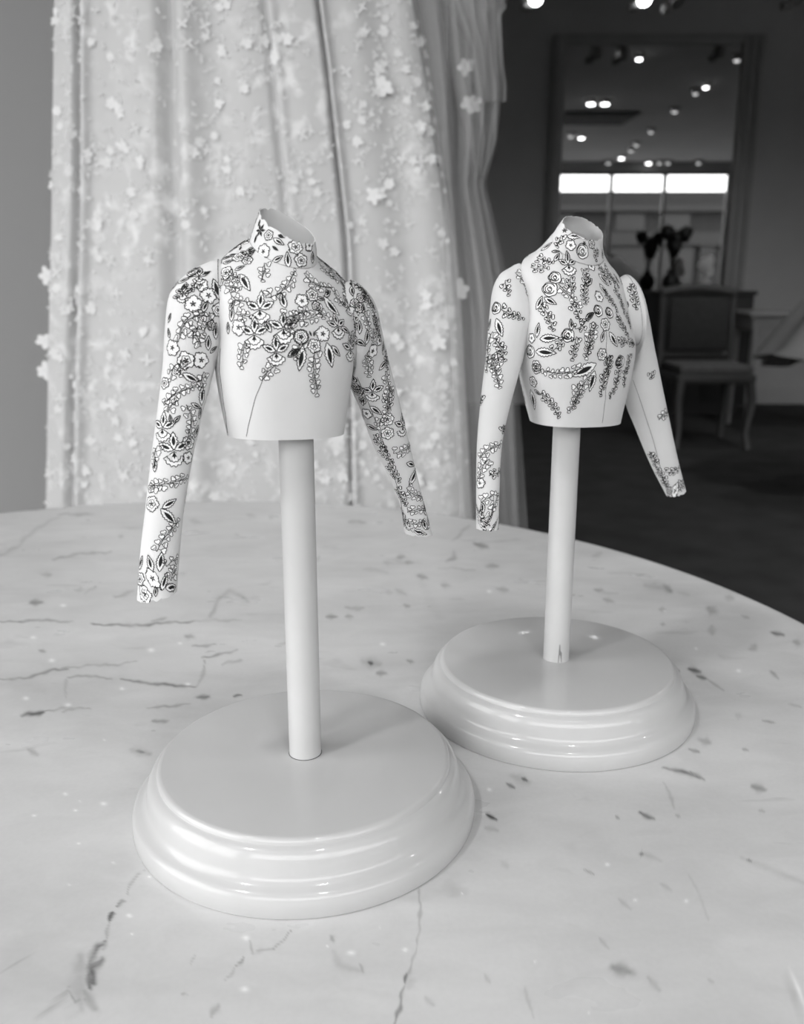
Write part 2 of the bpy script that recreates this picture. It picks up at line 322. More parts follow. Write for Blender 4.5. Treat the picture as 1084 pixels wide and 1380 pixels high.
FLECKS = [(85,816,4),(45,859,4),(70,890,5),(204,876,6),(242,867,3),(253,922,4),(35,941,5),(92,950,5),(165,928,4),(140,997,2),(101,1092,3),(108,1080,2),(140,1083,5),(88,1070,4),(46,1099,3),(106,1137,2.5),(153,1163,2.5),(201,1182,2.5),(93,1192,2.5),(174,1234,5),(179,1259,2),(331,1264,7),(329,1333,7),(473,1284,6),(512,1249,2),(441,1275,2),(546,1280,5),(624,1205,2),(660,1064,4),(819,1165,4),(856,1213,3),(925,1214,4),(722,1296,2.5),(794,1365,3),(1078,1335,6),(624,1204,2),(515,868,4),(660,797,4),(939,874,3),(996,904,4),(895,823,3)]
def table_pt(x, y): return at(x, y, z=0)[:2]
vein = np.zeros(len(V)); fl = np.zeros(len(V))
PP = V[:, :2]; px, py = project(np.c_[PP, np.zeros(len(PP))])
infr = (V[:, 1] > .15) & (V[:, 2] > -.001); idx = np.where(infr)[0]; qx = px[idx]; qy = py[idx]
wob = 1.2*np.sin(qx*.11+qy*.07)+1.0*np.sin(qx*.23-qy*.19)+.6*np.sin(qx*.5+qy*.4)
for pl, wd, dk in VEINS:
    wd = max(wd, 3.3)
    nseg = len(pl)-1
    for i in range(nseg):
        (x0, y0), (x1, y1) = pl[i], pl[i+1]; dx, dy = x1-x0, y1-y0; L2 = dx*dx+dy*dy+1e-6
        near = np.where((qx > min(x0, x1)-3*wd-4) & (qx < max(x0, x1)+3*wd+4) & (qy > min(y0, y1)-3*wd-4) & (qy < max(y0, y1)+3*wd+4))[0]
        if not len(near): continue
        X = qx[near]+wob[near]; Y = qy[near]+wob[near]*.6
        t = np.clip(((X-x0)*dx+(Y-y0)*dy)/L2, 0, 1)
        d = np.hypot(X-x0-t*dx, (Y-y0-t*dy)*1.15)
        g = (i+t)/nseg; taper = .45+.55*np.sin(np.pi*np.clip(g, .06, .94))
        s = np.exp(-(d/(wd*.62*taper))**2)*dk*1.05
        vein[idx[near]] = np.maximum(vein[idx[near]], s)
for x, y, w_ in FLECKS:
    d = np.hypot(qx-x+wob*.5, (qy-y)*1.6); fl[idx] = np.maximum(fl[idx], np.exp(-(d/(w_*.75))**2))
for nm, arr in (('vein', vein), ('fleck', fl)):
    a = slab.data.attributes.new(nm, 'FLOAT', 'POINT'); a.data.foreach_set('value', arr.astype(np.float32))
MB().lathe([(.30, -.022), (.30, -.045), (.06, -.05)], (*TC, 0), 48).build('apron', M_WHITEWOOD, tb)
MB().lathe([(.055, -.05), (.04, -.08), (.035, -.2), (.06, -.3), (.035, -.42), (.04, -.62), (.1, -.68), (.22, -.71), (.25, -.745), (.25, -.75)], (*TC, 0), 40, cap1=True).build('pedestal', M_WHITEWOOD, tb)

# ---------------------------------------------------------------- display stands (turned base + dowel)
HB = .028
PROF = [(0, HB), (.03, HB), (.0655, HB), (.0669, HB-.0003), (.0676, HB-.0010), (.0679, HB-.0020), (.0681, HB-.0027), (.0688, HB-.0032),
        (.0698, HB-.0036), (.0712, HB-.0052), (.0722, HB-.0075), (.0728, HB-.0100), (.0731, HB-.0124), (.0736, HB-.0140), (.0744, HB-.0153),
        (.0757, HB-.0164), (.0772, HB-.0172), (.0784, HB-.0180), (.0792, HB-.0190), (.0796, HB-.0202), (.0798, HB-.0212), (.0800, HB-.0220), (.0800, .0012), (.0796, .0003), (.0788, 0), (0, 0)]
def stand(x, y, ztop, label, chip=False):
    st = empty('display_stand', (x, y, 0), label, 'stand', 'white turned display stands')
    P = []
    for (r, z) in PROF[1:-1]: P.append((r, z))
    b = MB(); b.lathe(P, (x, y, 0), 160, cap0=False, cap1=True)
    n = 160; b.add([(x, y, HB)]+[(x+.03*math.cos(2*math.pi*k/n), y+.03*math.sin(2*math.pi*k/n), HB) for k in range(n)], [(0, 1+k, 1+(k+1) % n) for k in range(n)])
    b.build('base', M_PAINT, st)
    pr = .0075
    MB().lathe([(pr+.0003, HB+.0001), (pr, HB+.0003)], (x, y, 0), 48).build('paint_rim', M_LINE if not chip else M_POLE, st)
    MB().lathe([(pr, HB), (pr, ztop-.001), (pr-.001, ztop)], (x, y, 0), 64, cap1=True).build('pole', M_POLE, st)
    if chip:
        pts = [(-.0002, .0112), (.0003, .0112), (.0006, .0075), (.0015, .0060), (.0016, .0), (-.0006, 0), (-.0004, .006)]
        fr = [(x+pr*1.006*math.sin(p/pr+.05), y-pr*1.006*math.cos(p/pr+.05), HB+.0003+q) for p, q in pts]
        MB().add(fr, [tuple(range(len(fr)))]).build('paint_chip', M_CHIP, st)
    return st
SL = (-.0455, .3777); SR = (.0908, .4865)
stand(*SL, .238, 'white round display stand nearest the camera, front left on the marble')
stand(*SR, .232, 'white round display stand at the right rear, pole chipped at its foot', True)

# ---------------------------------------------------------------- printed paper bodices
class Surf:
    def __init__(s, C, A, B, n=2.0, jag0=0, jag1=0, seed=0):
        s.C = np.array(C); s.A = np.array(A); s.B = np.array(B); s.k = len(C)
        s.n = np.full(s.k, n) if np.isscalar(n) else np.array(n, float)
        d = np.linalg.norm(np.diff(s.C, axis=0), axis=1)+.0015; s.t = np.r_[0, np.cumsum(d)]/d.sum()
        s.j = (jag0, jag1); s.seed = seed
        s.sgn = 1
        P, N = s.pn(np.array([.5]), np.array([.5])); 
        if ((P-s.C.mean(0))*N).sum() < 0: s.sgn = -1
    def _ip(s, arr, v):
        i = np.clip(np.searchsorted(s.t, v, side='right')-1, 0, s.k-2); h = s.t[i+1]-s.t[i]; x = (v-s.t[i])/h
        # monotone-ish cubic through the measured rings
        m = np.zeros_like(arr); m[1:-1] = (arr[2:]-arr[:-2])/(s.t[2:]-s.t[:-2]).reshape(-1, *([1]*(arr.ndim-1)))
        m[0] = (arr[1]-arr[0])/(s.t[1]-s.t[0]); m[-1] = (arr[-1]-arr[-2])/(s.t[-1]-s.t[-2])
        if arr.ndim > 1: x = x[:, None]; h = h[:, None]
        return (2*x**3-3*x**2+1)*arr[i]+(x**3-2*x**2+x)*h*m[i]+(-2*x**3+3*x**2)*arr[i+1]+(x**3-x**2)*h*m[i+1]
    def p(s, u, v):
        u = np.asarray(u, float).ravel(); v = np.asarray(v, float).ravel()
        rr = s.seed
        jg = np.abs(np.sin(u*61+rr)+.6*np.sin(u*133+2*rr)+.5*np.sin(u*29+rr*3))
        v = s.j[0]*jg*np.clip(1-v*8, 0, 1)+v*1.0-s.j[1]*jg*np.clip(v*8-7, 0, 1); v = np.clip(v, 0, 1)
        C, A, B, n = s._ip(s.C, v), s._ip(s.A, v), s._ip(s.B, v), s._ip(s.n, v)
        th = 2*np.pi*u; sn = -np.sin(th); cs = -np.cos(th)
        r = (np.abs(sn)**n+np.abs(cs)**n)**(-1/n)
        return C+A*(sn*r)[:, None]+B*(cs*r)[:, None]
    def tangents(s, u, v, h=2e-3):
        v = np.clip(v, h, 1-h)
        return (s.p(u+h, v)-s.p(u-h, v))/(2*h), (s.p(u, v+h)-s.p(u, v-h))/(2*h)
    def pn(s, u, v):
        Pu, Pv = s.tangents(np.asarray(u), np.asarray(v), 4e-3); N = np.cross(Pu, Pv)*s.sgn; N /= np.linalg.norm(N, axis=1)[:, None]+1e-12
        return s.p(u, v), N
    def mesh(s, mb, nu=72, nv=60, th=.0003):
        u, v = np.meshgrid(np.arange(nu)/nu, np.linspace(0, 1, nv)); P, N = s.pn(u.ravel(), v.ravel())
        f = grid_faces(nu, nv, True); mb.add(P, f, 0); mb.add(P-N*th, [q[::-1] for q in f], 0)
        k0 = mb.n-2*nu*nv; k1 = mb.n-nu*nv
        for r in (0, nv-1): mb.f += [(k0+r*nu+i, k0+r*nu+(i+1) % nu, k1+r*nu+(i+1) % nu, k1+r*nu+i) for i in range(nu)]; mb.m += [0]*nu
        g = np.meshgrid(np.arange(240)/240, np.linspace(.004, .996, 160)); s.gu, s.gv = g[0].ravel(), g[1].ravel()
        s.GP, s.GN = s.pn(s.gu, s.gv); s.gx, s.gy = project(s.GP)
        vis = ((np.array([0, 0, HC])-s.GP)*s.GN).sum(1) > 0; s.gv_ok = vis
    def find(s, x, y):
        d = (s.gx-x)**2+(s.gy-y)**2+np.where(s.gv_ok, 0, 1e7); i = d.argmin(); return s.gu[i], s.gv[i], math.sqrt(d[i])
def hull(surf, u0, v0, ang):
    """local frame on the paper: returns a map from metres (right, up) to surface points, 'up' nearest to picture-up"""
    Pu, Pv = surf.tangents(np.array([u0]), np.array([v0])); Pu, Pv = Pu[0], Pv[0]
    N = np.cross(Pu, Pv)*surf.sgn; N /= np.linalg.norm(N)
    up = np.array([0, 0, 1.]); up = up-N*(up@N); up /= np.linalg.norm(up)
    rt = np.cross(up, N); rt /= np.linalg.norm(rt)
    M2 = np.stack([Pu, Pv], 1); pin = np.linalg.pinv(M2)
    ca, sa = math.cos(ang), math.sin(ang)
    ex = rt*ca-up*sa; ey = rt*sa+up*ca          # angle clockwise
    J = np.stack([pin@ex, pin@ey], 1)
    def f(pts, lift):
        q = np.asarray(pts)@J.T; u = u0+q[:, 0]; v = np.clip(v0+q[:, 1], 0.0, 1.0)
        P, Nn = surf.pn(u, v); return P+Nn*lift
    return f
def stroke(mb, fm, pts, w, closed=False, lift=.00016, mi=2):
    p = np.asarray(pts, float)
    if closed: nx = np.roll(p, -1, 0); pv = np.roll(p, 1, 0)
    else: nx = np.r_[p[1:], p[-1:]]; pv = np.r_[p[:1], p[:-1]]
    t = nx-pv; t /= np.linalg.norm(t, axis=1)[:, None]+1e-9; nn = np.c_[-t[:, 1], t[:, 0]]*w/2
    P = fm(np.r_[p+nn, p-nn], lift); n = len(p); m = n if closed else n-1
    mb.add(P, [(i, (i+1) % n, n+(i+1) % n, n+i) for i in range(m)], mi)
def fill(mb, fm, pts, lift=.00012, mi=1):
    p = np.asarray(pts, float); c = p.mean(0); P = fm(np.r_[[c], p], lift); n = len(p)
    mb.add(P, [(0, 1+i, 1+(i+1) % n) for i in range(n)], mi)
def wavy(cx, cy, L, wd, ang, waves, amp, n=34):
    """pointed leaf outline with a wavy edge"""
    t = np.linspace(0, 1, n//2+1); h = np.sin(np.pi*t**.85)*wd; h = h+amp*np.sin(t*waves*2*np.pi)*np.sin(np.pi*t)
    a = np.c_[h, (t-.5)*L]; b = np.c_[-h, (t-.5)*L][::-1][1:-1]; p = np.r_[a, b]
    ca, sa = math.cos(ang), math.sin(ang); return np.c_[cx+p[:, 0]*ca+p[:, 1]*sa, cy-p[:, 0]*sa+p[:, 1]*ca]
LW = .00037
def motif(mb, surf, kind, u, v, s, deg, lw=LW, r=rnd):
    fm = hull(surf, u, v, math.radians(deg))
    if kind == 'B':                                   # blossom, s = radius
        t = np.linspace(0, 2*np.pi, 61)[:-1]; k = r.choice((5, 6)); ph = r.random()*6
        R = s*(.80+.20*np.abs(np.sin(k*t/2+ph))+.06*np.sin(3*k*t+ph)); o = np.c_[R*np.cos(t), R*np.sin(t)]
        fill(mb, fm, o); stroke(mb, fm, o, lw, True)
        if r.random() < .6:
            t2 = t[::2]; o2 = np.c_[np.cos(t2), np.sin(t2)]*(s*(.52+.06*np.sin(k*t2+ph)))[:, None]; stroke(mb, fm, o2, lw*.8, True)
        for q in range(5):
            a = ph+q*2*math.pi/5; c, n_ = np.array([math.cos(a), math.sin(a)]), np.array([-math.sin(a), math.cos(a)])
            fill(mb, fm, [c*s*.03-n_*s*.05, c*s*.25-n_*s*.09, c*s*.40, c*s*.25+n_*s*.09, c*s*.03+n_*s*.05], .0002, 2)
            stroke(mb, fm, [c*s*.62+n_*s*.3, c*s*.85+n_*s*.42], lw*.7)
    elif kind == 'S':                                 # dark star
        for q in range(6):
            a = q*math.pi/3; c, n_ = np.array([math.cos(a), math.sin(a)]), np.array([-math.sin(a), math.cos(a)])
            fill(mb, fm, [c*0, c*s*.5-n_*s*.2, c*s, c*s*.5+n_*s*.2], .0002, 2)
    elif kind == 'R':                                 # rose
        t = np.linspace(0, 2*np.pi, 37)[:-1]; R = s*(.9+.1*np.abs(np.sin(2.5*t))); o = np.c_[R*np.cos(t), R*np.sin(t)]
        fill(mb, fm, o); stroke(mb, fm, o, lw, True)
        for q, (f0, a0, al) in enumerate(((.75, .4, 3.6), (.66, 3.6, 2.4), (.5, 1.8, 3.5), (.34, 4.4, 3.4), (.2, 0, 5))):
            tt = np.linspace(a0, a0+al, 14); stroke(mb, fm, np.c_[np.cos(tt), np.sin(tt)]*s*f0+np.array([-.08, .05])*s, lw*1.05)
    elif kind == 'L':                                 # leaf with a solid core, s = length
        s *= 1.12; amp = s*.034; o = wavy(0, 0, s, s*.19, 0, 7, amp, 44); fill(mb, fm, o); stroke(mb, fm, o, lw, True)
        c = wavy(0, s*.03, s*.66, s*.088, .04, 1, 0, 16); fill(mb, fm, c, .0002, 2)
    elif kind == 'D':                                 # bare dark petal
        fill(mb, fm, wavy(0, 0, s, s*.17, 0, 1, 0, 18), .0002, 2)
    elif kind == 'O':                                 # orchid: three petals up and out, ruffled lip below
        s *= 1.1
        for a, l in ((0, 1.05), (62, .95), (-66, .95)):
            ra = math.radians(a); c = np.array([math.sin(ra), math.cos(ra)])*s*.5*l
            o = wavy(c[0], c[1]+s*.05, s*.9*l, s*.2, ra, 5, s*.045, 38); fill(mb, fm, o); stroke(mb, fm, o, lw, True)
            fill(mb, fm, wavy(c[0]*1.0, c[1]+s*.05, s*.52*l, s*.09, ra, 1, 0, 14), .0002, 2)
        t = np.linspace(-.15*np.pi, -.85*np.pi, 20); R = s*(.78+.05*np.sin(t*16)); lip = np.r_[np.c_[R*np.cos(t)*.8, R*np.sin(t)], [[0, 0]]]
        fill(mb, fm, lip, .00014); stroke(mb, fm, lip, lw, True, .00018)
        R = s*(.55+.03*np.sin(t*14)); stroke(mb, fm, np.c_[R*np.cos(t)*.75, R*np.sin(t)], lw)
        fill(mb, fm, [(0, 0), (s*.14, -s*.3), (s*.05, -s*.26), (0, -s*.42), (-s*.05, -s*.26), (-s*.14, -s*.3)], .00022, 2)
    elif kind in 'GP':                                # hanging spray of little bells, s = length (G open bells, P darker buds)
        q_ = lw/LW; pitch = .00112*q_; n = max(3, int(round(s/pitch))); bend = r.uniform(-.14, .14)*s; dk = kind == 'P'
        cx = lambda y: bend*math.sin(math.pi*min(1, max(0, y/s+.5)))
        yy = np.linspace(-s/2, s/2, 9); stroke(mb, fm, np.c_[[cx(y) for y in yy], yy], lw*.7)
        for k in range(n+1):
            f = k/n; y = -s/2+s*f; sd = 1 if k % 2 else -1; x0 = cx(y)
            sz = .00146*q_*(1.0-.25*f)*r.uniform(.8, 1.12)*(.85 if dk else 1)
            a = sd*math.radians(r.uniform(38, 80)*(1-.3*f)) if k < n else 0.
            ln = .0007+r.uniform(0, .0006)*(1-f*.5)
            ca, sa = math.cos(a), math.sin(a)
            def T(pts): return [(x0+px_*ca+(py_+ln)*sa, y-px_*sa+(py_+ln)*ca) for px_, py_ in pts]
            fan = T([(0, 0), (-.45*sz, .35*sz), (-.85*sz, .8*sz), (-.75*sz, 1.25*sz), (-.35*sz, 1.42*sz), (0, 1.25*sz), (.38*sz, 1.45*sz), (.8*sz, 1.2*sz), (.82*sz, .75*sz), (.4*sz, .3*sz)])
            fill(mb, fm, fan); stroke(mb, fm, fan, lw*(1.0 if dk else .85), True)
            stroke(mb, fm, [(x0, y), T([(0, 0)])[0]], lw*.7)
            if dk: fill(mb, fm, T([(0, .1*sz), (-.28*sz, .5*sz), (0, .95*sz), (.28*sz, .5*sz)]), .0002, 2)
            elif k % 3 == 0: stroke(mb, fm, T([(-.5*sz, .75*sz), (0, .5*sz), (.5*sz, .75*sz)]), lw*.6)
def garment(label, base, Y0, yaw, rows, collar, slL, slR, prints, seams, back_seed, n_body=2.4, K=1.0):
    root = empty('paper_bodice', (base[0], base[1], rows_z(rows, Y0)), label, 'paper bodice', 'miniature printed paper bodices')
    ty = math.tan(yaw)
    def rings(rws, n):
        C, A, B = [], [], []
        for (lx, ly, rx, ry, fx, fy, b) in rws:
            hx = (rx-lx)/2/F*Y0; dy = hx*ty
            L3 = at(lx, ly, Y0-dy); R3 = at(rx, ry, Y0+dy); c = (L3+R3)/2; f3 = at(fx, fy, c[1]-b)
            a_, b_ = (R3-L3)/2, f3-c; nn = n[len(C)]
            for _ in range(5):                          # keep the measured outline although the ring is turned
                t = np.linspace(0, 2*np.pi, 73); r = (np.abs(np.sin(t))**nn+np.abs(np.cos(t))**nn)**(-1/nn)
                X, _y = project(c+np.outer(np.sin(t)*r, a_)+np.outer(np.cos(t)*r, b_))
                a_ = a_*(rx-lx)/(X.max()-X.min()); c = c+np.array([((lx+rx)-(X.max()+X.min()))/2/F*c[1], 0, 0])
            C.append(c); A.append(a_); B.append(b_)
        return C, A, B
    out = {}
    nb = [2.0, 1.8, 1.65, 1.65, 2.1, n_body, n_body, n_body, 2.3]
    out['T'] = Surf(*rings(rows, nb), nb, 0, 0)
    cs = rings(collar, [2.0]*3); out['C'] = Surf(*cs, 2.0, .05, 0, 1.3)
    def sleeve(path, flip, seed):
        O = []; I = []
        for (ox, oy, ix, iy, Y) in path: O.append(at(ox, oy, Y)); I.append(at(ix, iy, Y))
        O, I = np.array(O), np.array(I); C = (O+I)/2; A = (I-O)/2*flip; B = []
        for i in range(len(C)):
            ah = A[i]/np.linalg.norm(A[i]); b = np.array([math.sin(yaw)*.5, -1, 0]); b = b-ah*(b@ah); b /= np.linalg.norm(b)
            fr = (.60, .66, .72, .78)[i] if i < 4 else .84
            B.append(b*np.linalg.norm(A[i])*fr)
        tc = (out['T'].C[3]+out['T'].C[4])/2; c0 = C[0]+(tc-C[0])*np.array([.34, .30, .0]); c0[2] -= .001
        C = np.r_[[c0], C]; A = np.r_[[A[0]*.7], A]; B = [B[0]*.6]+B
        return Surf(C, A, B, 2.0, 0, .004, seed)
    out['L'] = sleeve(slL, 1, 2.1); out['R'] = sleeve(slR, -1, 4.4)
    mbs = {k: MB() for k in out}
    for k, s_ in out.items(): s_.mesh(mbs[k], 96 if k == 'T' else 72, 70 if k == 'T' else (24 if k == 'C' else 80))
    for (pk, kind, x, y, s_, dg) in prints:
        best = None
        for k in pk:
            u, v, d = out[k].find(x, y)
            if best is None or d < best[0]: best = (d, k, u, v)
        d, k, u, v = best
        Yd = out[k].p(np.array([u]), np.array([v]))[0]; depth = Yd[1]*_c-(Yd[2]-HC)*_s
        motif(mbs[k], out[k], kind, u, v, s_*depth/F, dg, LW*K)
    r2 = random.Random(back_seed)                      # the sides and back that the camera does not face
    for k, s_ in out.items():
        for q in range({'T': 46, 'C': 8, 'L': 16, 'R': 16}[k]):
            u = r2.choice([r2.uniform(-.17, .17)]); v = r2.uniform(.04, .62 if k == 'T' else .96)
            kd = r2.choice('GGBLOP'); motif(mbs[k], s_, kd, u % 1, v, {'G': .010, 'P': .009, 'B': .0026, 'L': .006, 'O': .0048}[kd], r2.uniform(0, 360), r=r2)
    for (k, pts) in seams:
        s_ = out[k]; P = []
        for i in range(len(pts)-1):
            for t in np.linspace(0, 1, 9)[:-1]:
                x = pts[i][0]*(1-t)+pts[i+1][0]*t; y = pts[i][1]*(1-t)+pts[i+1][1]*t; u, v, d = s_.find(x, y); p_, n_ = s_.pn(np.array([u]), np.array([v])); P.append(p_[0]+n_[0]*.00013)
        P = np.array(P); 
        for _ in range(2): P[1:-1] = (P[:-2]+2*P[1:-1]+P[2:])/4
        t = np.gradient(P, axis=0); vd = np.array([0, 0, HC])-P; sd = np.cross(t, vd); sd /= np.linalg.norm(sd, axis=1)[:, None]+1e-9
        n = len(P); mbs[k].add(np.r_[P+sd*.00012, P-sd*.00012], [(i, i+1, n+i+1, n+i) for i in range(n-1)], 3)
    # armhole and collar seam lines
    for k, vv in (('C', .985), ('L', float(out['L'].t[1])+.004), ('R', float(out['R'].t[1])+.004)):
        s_ = out[k]; u = np.linspace(0, 1, 90); p_, n_ = s_.pn(u, np.full(90, vv)); p2, n2 = s_.pn(u, np.full(90, vv-.012 if vv > .5 else vv+.0018))
        mbs[k].add(np.r_[p_+n_*.0002, p2+n2*.0002], [(i, i+1, 90+i+1, 90+i) for i in range(89)], 3)
    names = {'T': 'torso', 'C': 'collar', 'L': 'sleeve', 'R': 'sleeve'}
    for k in 'TCLR':
        o = mbs[k].build(names[k], [M_PAPER, M_FILL, M_INK, M_LINE], root, True)
    return root
def rows_z(rows, Y0):
    lx, ly, rx, ry, fx, fy, b = rows[-1]; return float(at(fx, fy, Y0-b)[2])

def conv(ox, oy, sc, parts, lst):
    out = []
    for it in lst:
        k, x, y, s_, a = it[:5]; out.append((it[5] if len(it) > 5 else parts, k, ox+x/sc, oy+y/sc, s_/sc, a))
    return out
P1 = conv(200, 270, 4.93, 'T', [
 ('S',745,200,50,0,'C'),('D',740,150,55,0,'C'),('D',715,255,60,10,'C'),('D',885,240,60,120,'C'),('L',865,275,80,120,'C'),('D',845,320,60,125,'C'),('L',860,390,75,60,'C'),('L',930,395,95,-5,'C'),('B',980,310,50,0,'C'),('B',1015,400,46,0,'C'),('B',765,340,52,0,'C'),('B',800,232,36,0,'C'),
 ('O',655,355,62,0),('L',480,385,60,60),('L',530,412,70,70),('L',610,450,65,60),('B',515,480,50,0),('L',640,550,130,145),('G',760,470,110,180),('G',545,575,110,100),('G',595,650,130,115),
 ('O',340,505,70,0,'L'),('O',225,620,75,0,'L'),('B',395,635,55,0,'L'),('B',300,685,58,0,'L'),('B',460,730,46,0,'L'),('L',460,590,130,-10,'L'),
 ('O',740,730,110,0),('L',890,670,100,-15),('L',555,755,90,0),('G',885,570,260,50),('B',1025,670,46,0),('B',600,845,56,0),('L',530,845,70,0),('O',710,895,110,0),('O',905,855,110,0),('B',1015,910,50,0),('O',850,1010,100,0),('L',970,1010,80,60),('L',1020,1055,150,190),('G',640,1015,150,190),('G',805,1130,100,230),
 ('L',145,780,60,20,'L'),('G',250,820,240,40,'L'),('G',385,800,120,200,'L'),('L',140,880,60,-20,'L'),('L',450,870,100,0,'L'),('B',165,975,55,0,'L'),('B',250,1060,60,0,'L'),('B',355,1060,55,0,'L'),('L',395,950,90,0,'L'),('G',335,930,90,-20,'L'),('L',430,990,60,50,'L'),('G',170,1130,100,210,'L'),('G',215,1100,80,180,'L'),('L',285,1180,110,120,'L'),('B',110,1215,40,0,'L'),('G',370,1190,110,180,'L'),('G',200,1290,240,60,'L'),('L',355,1300,110,5,'L')])
P1 += conv(380, 270, 4.93, 'T', [
 ('B',180,300,34,0,'C'),('L',205,380,70,10,'C'),
 ('G',230,540,210,120),('B',205,625,46,0),('L',305,625,70,60),('L',330,710,140,145),('O',440,710,72,0),('G',300,480,120,150),('L',400,550,80,175),('G',160,780,170,80),('O',370,840,90,0),('B',130,905,52,0),('B',275,890,52,0),('B',212,965,48,0),('D',185,885,40,-20),('D',210,885,40,10),('L',85,1015,85,60),('L',315,1030,150,168),('L',355,1000,85,140),('G',230,1135,260,175),('O',455,990,90,0),('B',228,705,34,0),('G',268,745,90,130),('P',260,400,90,150),('P',330,470,90,140),('G',420,620,80,160),('G',370,650,80,140),
 ('G',60,810,90,200),
 ('P',540,610,90,150,'R'),('G',570,660,90,160,'R'),('B',510,710,36,0,'R'),('G',565,780,100,160,'R'),('G',615,760,100,165,'R'),('L',515,840,80,0,'R'),('L',565,910,90,0,'R'),('G',605,890,80,170,'R'),('B',605,1000,50,0,'R'),('L',520,945,80,115,'R'),('L',675,1095,85,50,'R'),('L',670,980,80,10,'R'),('G',560,1090,160,150,'R'),('O',600,1270,85,0,'R'),('G',695,1180,110,155,'R'),('G',715,1300,140,175,'R'),('B',480,1230,34,0,'R'),('L',478,1185,60,0,'R'),('B',505,1275,34,0,'R'),('L',545,1330,60,0,'R'),('B',525,650,34,0,'R')])
P1 += conv(200, 270, 4.93, 'L', [
 ('O',300,470,60,-30),('L',240,530,80,60),('B',350,560,46,0),('D',400,480,60,60),('D',340,470,45,-10),('D',290,505,50,80),('L',190,640,60,90),('B',175,560,40,0),('P',260,600,100,60),('L',380,700,80,30),('D',235,575,50,10),('B',420,830,34,0),('G',310,880,80,20)])
P1 += conv(200, 270, 4.93, 'T', [
 ('B',600,380,46,0),('L',700,320,70,20),('D',560,360,55,80),('D',615,320,50,-20),('B',470,430,40,0),('L',520,380,70,70),('P',560,500,110,110),('B',660,400,38,0),('L',680,360,60,30),('B',480,540,40,0),('L',560,700,70,20),('G',620,760,90,100),('G',960,760,150,75),('L',790,840,80,-30),('G',1000,980,90,200)])
P1 += conv(380, 270, 4.93, 'T', [
 ('B',300,410,30,0),('L',360,460,60,140),('P',400,520,90,150),('B',430,580,34,0),('L',470,640,70,170),('L',420,860,80,120),('B',470,900,34,0),('G',480,1080,90,180),('L',260,650,60,100)])
P1 += conv(380, 270, 4.93, 'R', [
 ('L',470,600,70,170),('B',480,680,32,0),('P',485,780,90,175),('L',480,860,70,10),('B',478,930,34,0),('D',455,560,45,150),('L',475,1010,70,30),
 ('P',500,560,90,140),('B',560,640,34,0),('L',600,690,60,160),('P',640,850,120,165),('B',650,930,36,0),('P',690,1050,100,165),('L',540,720,60,10),('B',620,800,32,0)])
P1 += conv(170, 540, 4.93, 'L', [
 ('G',300,40,80,30),('G',410,120,200,180),('L',465,35,70,120),('L',490,80,70,10),('L',297,118,50,-10),('L',340,120,60,45),('O',245,180,100,0),('O',320,345,115,0),('B',415,275,48,0),('B',412,385,42,0),('L',465,200,80,20),('G',205,350,110,180),('L',190,430,90,-10),('G',270,560,260,80),('B',170,685,54,0),('L',290,680,100,60),('L',285,775,130,140),('G',270,910,220,40),('L',100,1075,90,10),('L',160,1080,100,-20),('L',228,1070,120,10),('G',300,1075,80,60),('B',95,1185,46,0),('B',175,1180,54,0),('L',255,1200,100,20),('G',310,1160,70,30),('L',300,1240,100,60),('B',125,1285,54,0),('L',200,1265,60,0),('B',165,585,34,0)])
P1 += conv(400, 480, 4.93, 'R', [
 ('G',612,300,140,180),('L',525,360,90,130),('B',605,420,46,0),('B',605,515,46,0),('O',705,470,78,0),('L',497,470,80,110),('G',715,620,150,75),('L',762,720,80,110),('L',775,795,110,25),('G',790,905,160,120),('L',850,1010,90,-10),('G',790,1035,110,80),('L',850,1120,80,-25),('G',790,1110,90,75),('L',810,1170,100,90),('P',545,570,120,150),('P',590,650,120,150),('P',640,765,140,160),('P',690,920,140,170),('P',705,1060,120,175),('B',405,220,42,0),('L',430,300,70,0),('B',465,380,40,0),('G',560,430,60,200),('B',875,1100,34,0)])
P2_ = conv(630, 280, 6.27, 'T', [
 ('S',825,190,28,0,'C'),('P',780,270,80,190,'TC'),('L',745,370,60,90,'TC'),('L',755,420,80,30),('L',930,225,150,110,'C'),('B',875,318,46,0,'C'),('R',975,370,66,0,'C'),('S',985,300,24,0,'C'),('B',1050,305,42,0,'C'),('O',855,490,100,0),('L',845,405,80,-8,'CT'),('P',640,440,130,110),('P',600,515,120,95),('L',670,330,100,35),('B',1045,490,45,0),('P',1000,560,130,200),('L',1030,630,110,60),
 ('R',745,590,56,0),('R',695,690,66,0),('L',700,790,110,120),('L',610,800,110,20),('G',480,600,180,140,'L'),('G',520,700,180,190,'L'),('P',330,660,110,160,'L'),('P',880,640,100,180),('G',840,740,240,140),('P',910,860,140,150),('P',670,910,230,150),('P',1000,720,200,190),
 ('R',245,845,52,0,'L'),('P',370,880,180,110,'L'),('L',270,1010,150,155,'L'),('L',190,980,90,10,'L'),('G',190,1150,200,185,'L'),('P',265,1190,180,150,'L'),('G',240,1290,160,180,'L'),('G',180,1290,120,180,'L'),
 ('L',600,1030,110,5),('L',690,1100,150,85),('L',660,1225,170,92),('B',545,1100,42,0),('R',535,1215,58,0),('P',770,1160,120,40),('R',845,1080,58,0),('P',900,1170,160,190),('L',875,990,90,0),('P',950,990,120,60),('L',1035,915,100,60),('G',1030,1130,220,190),('B',585,1340,50,0)])
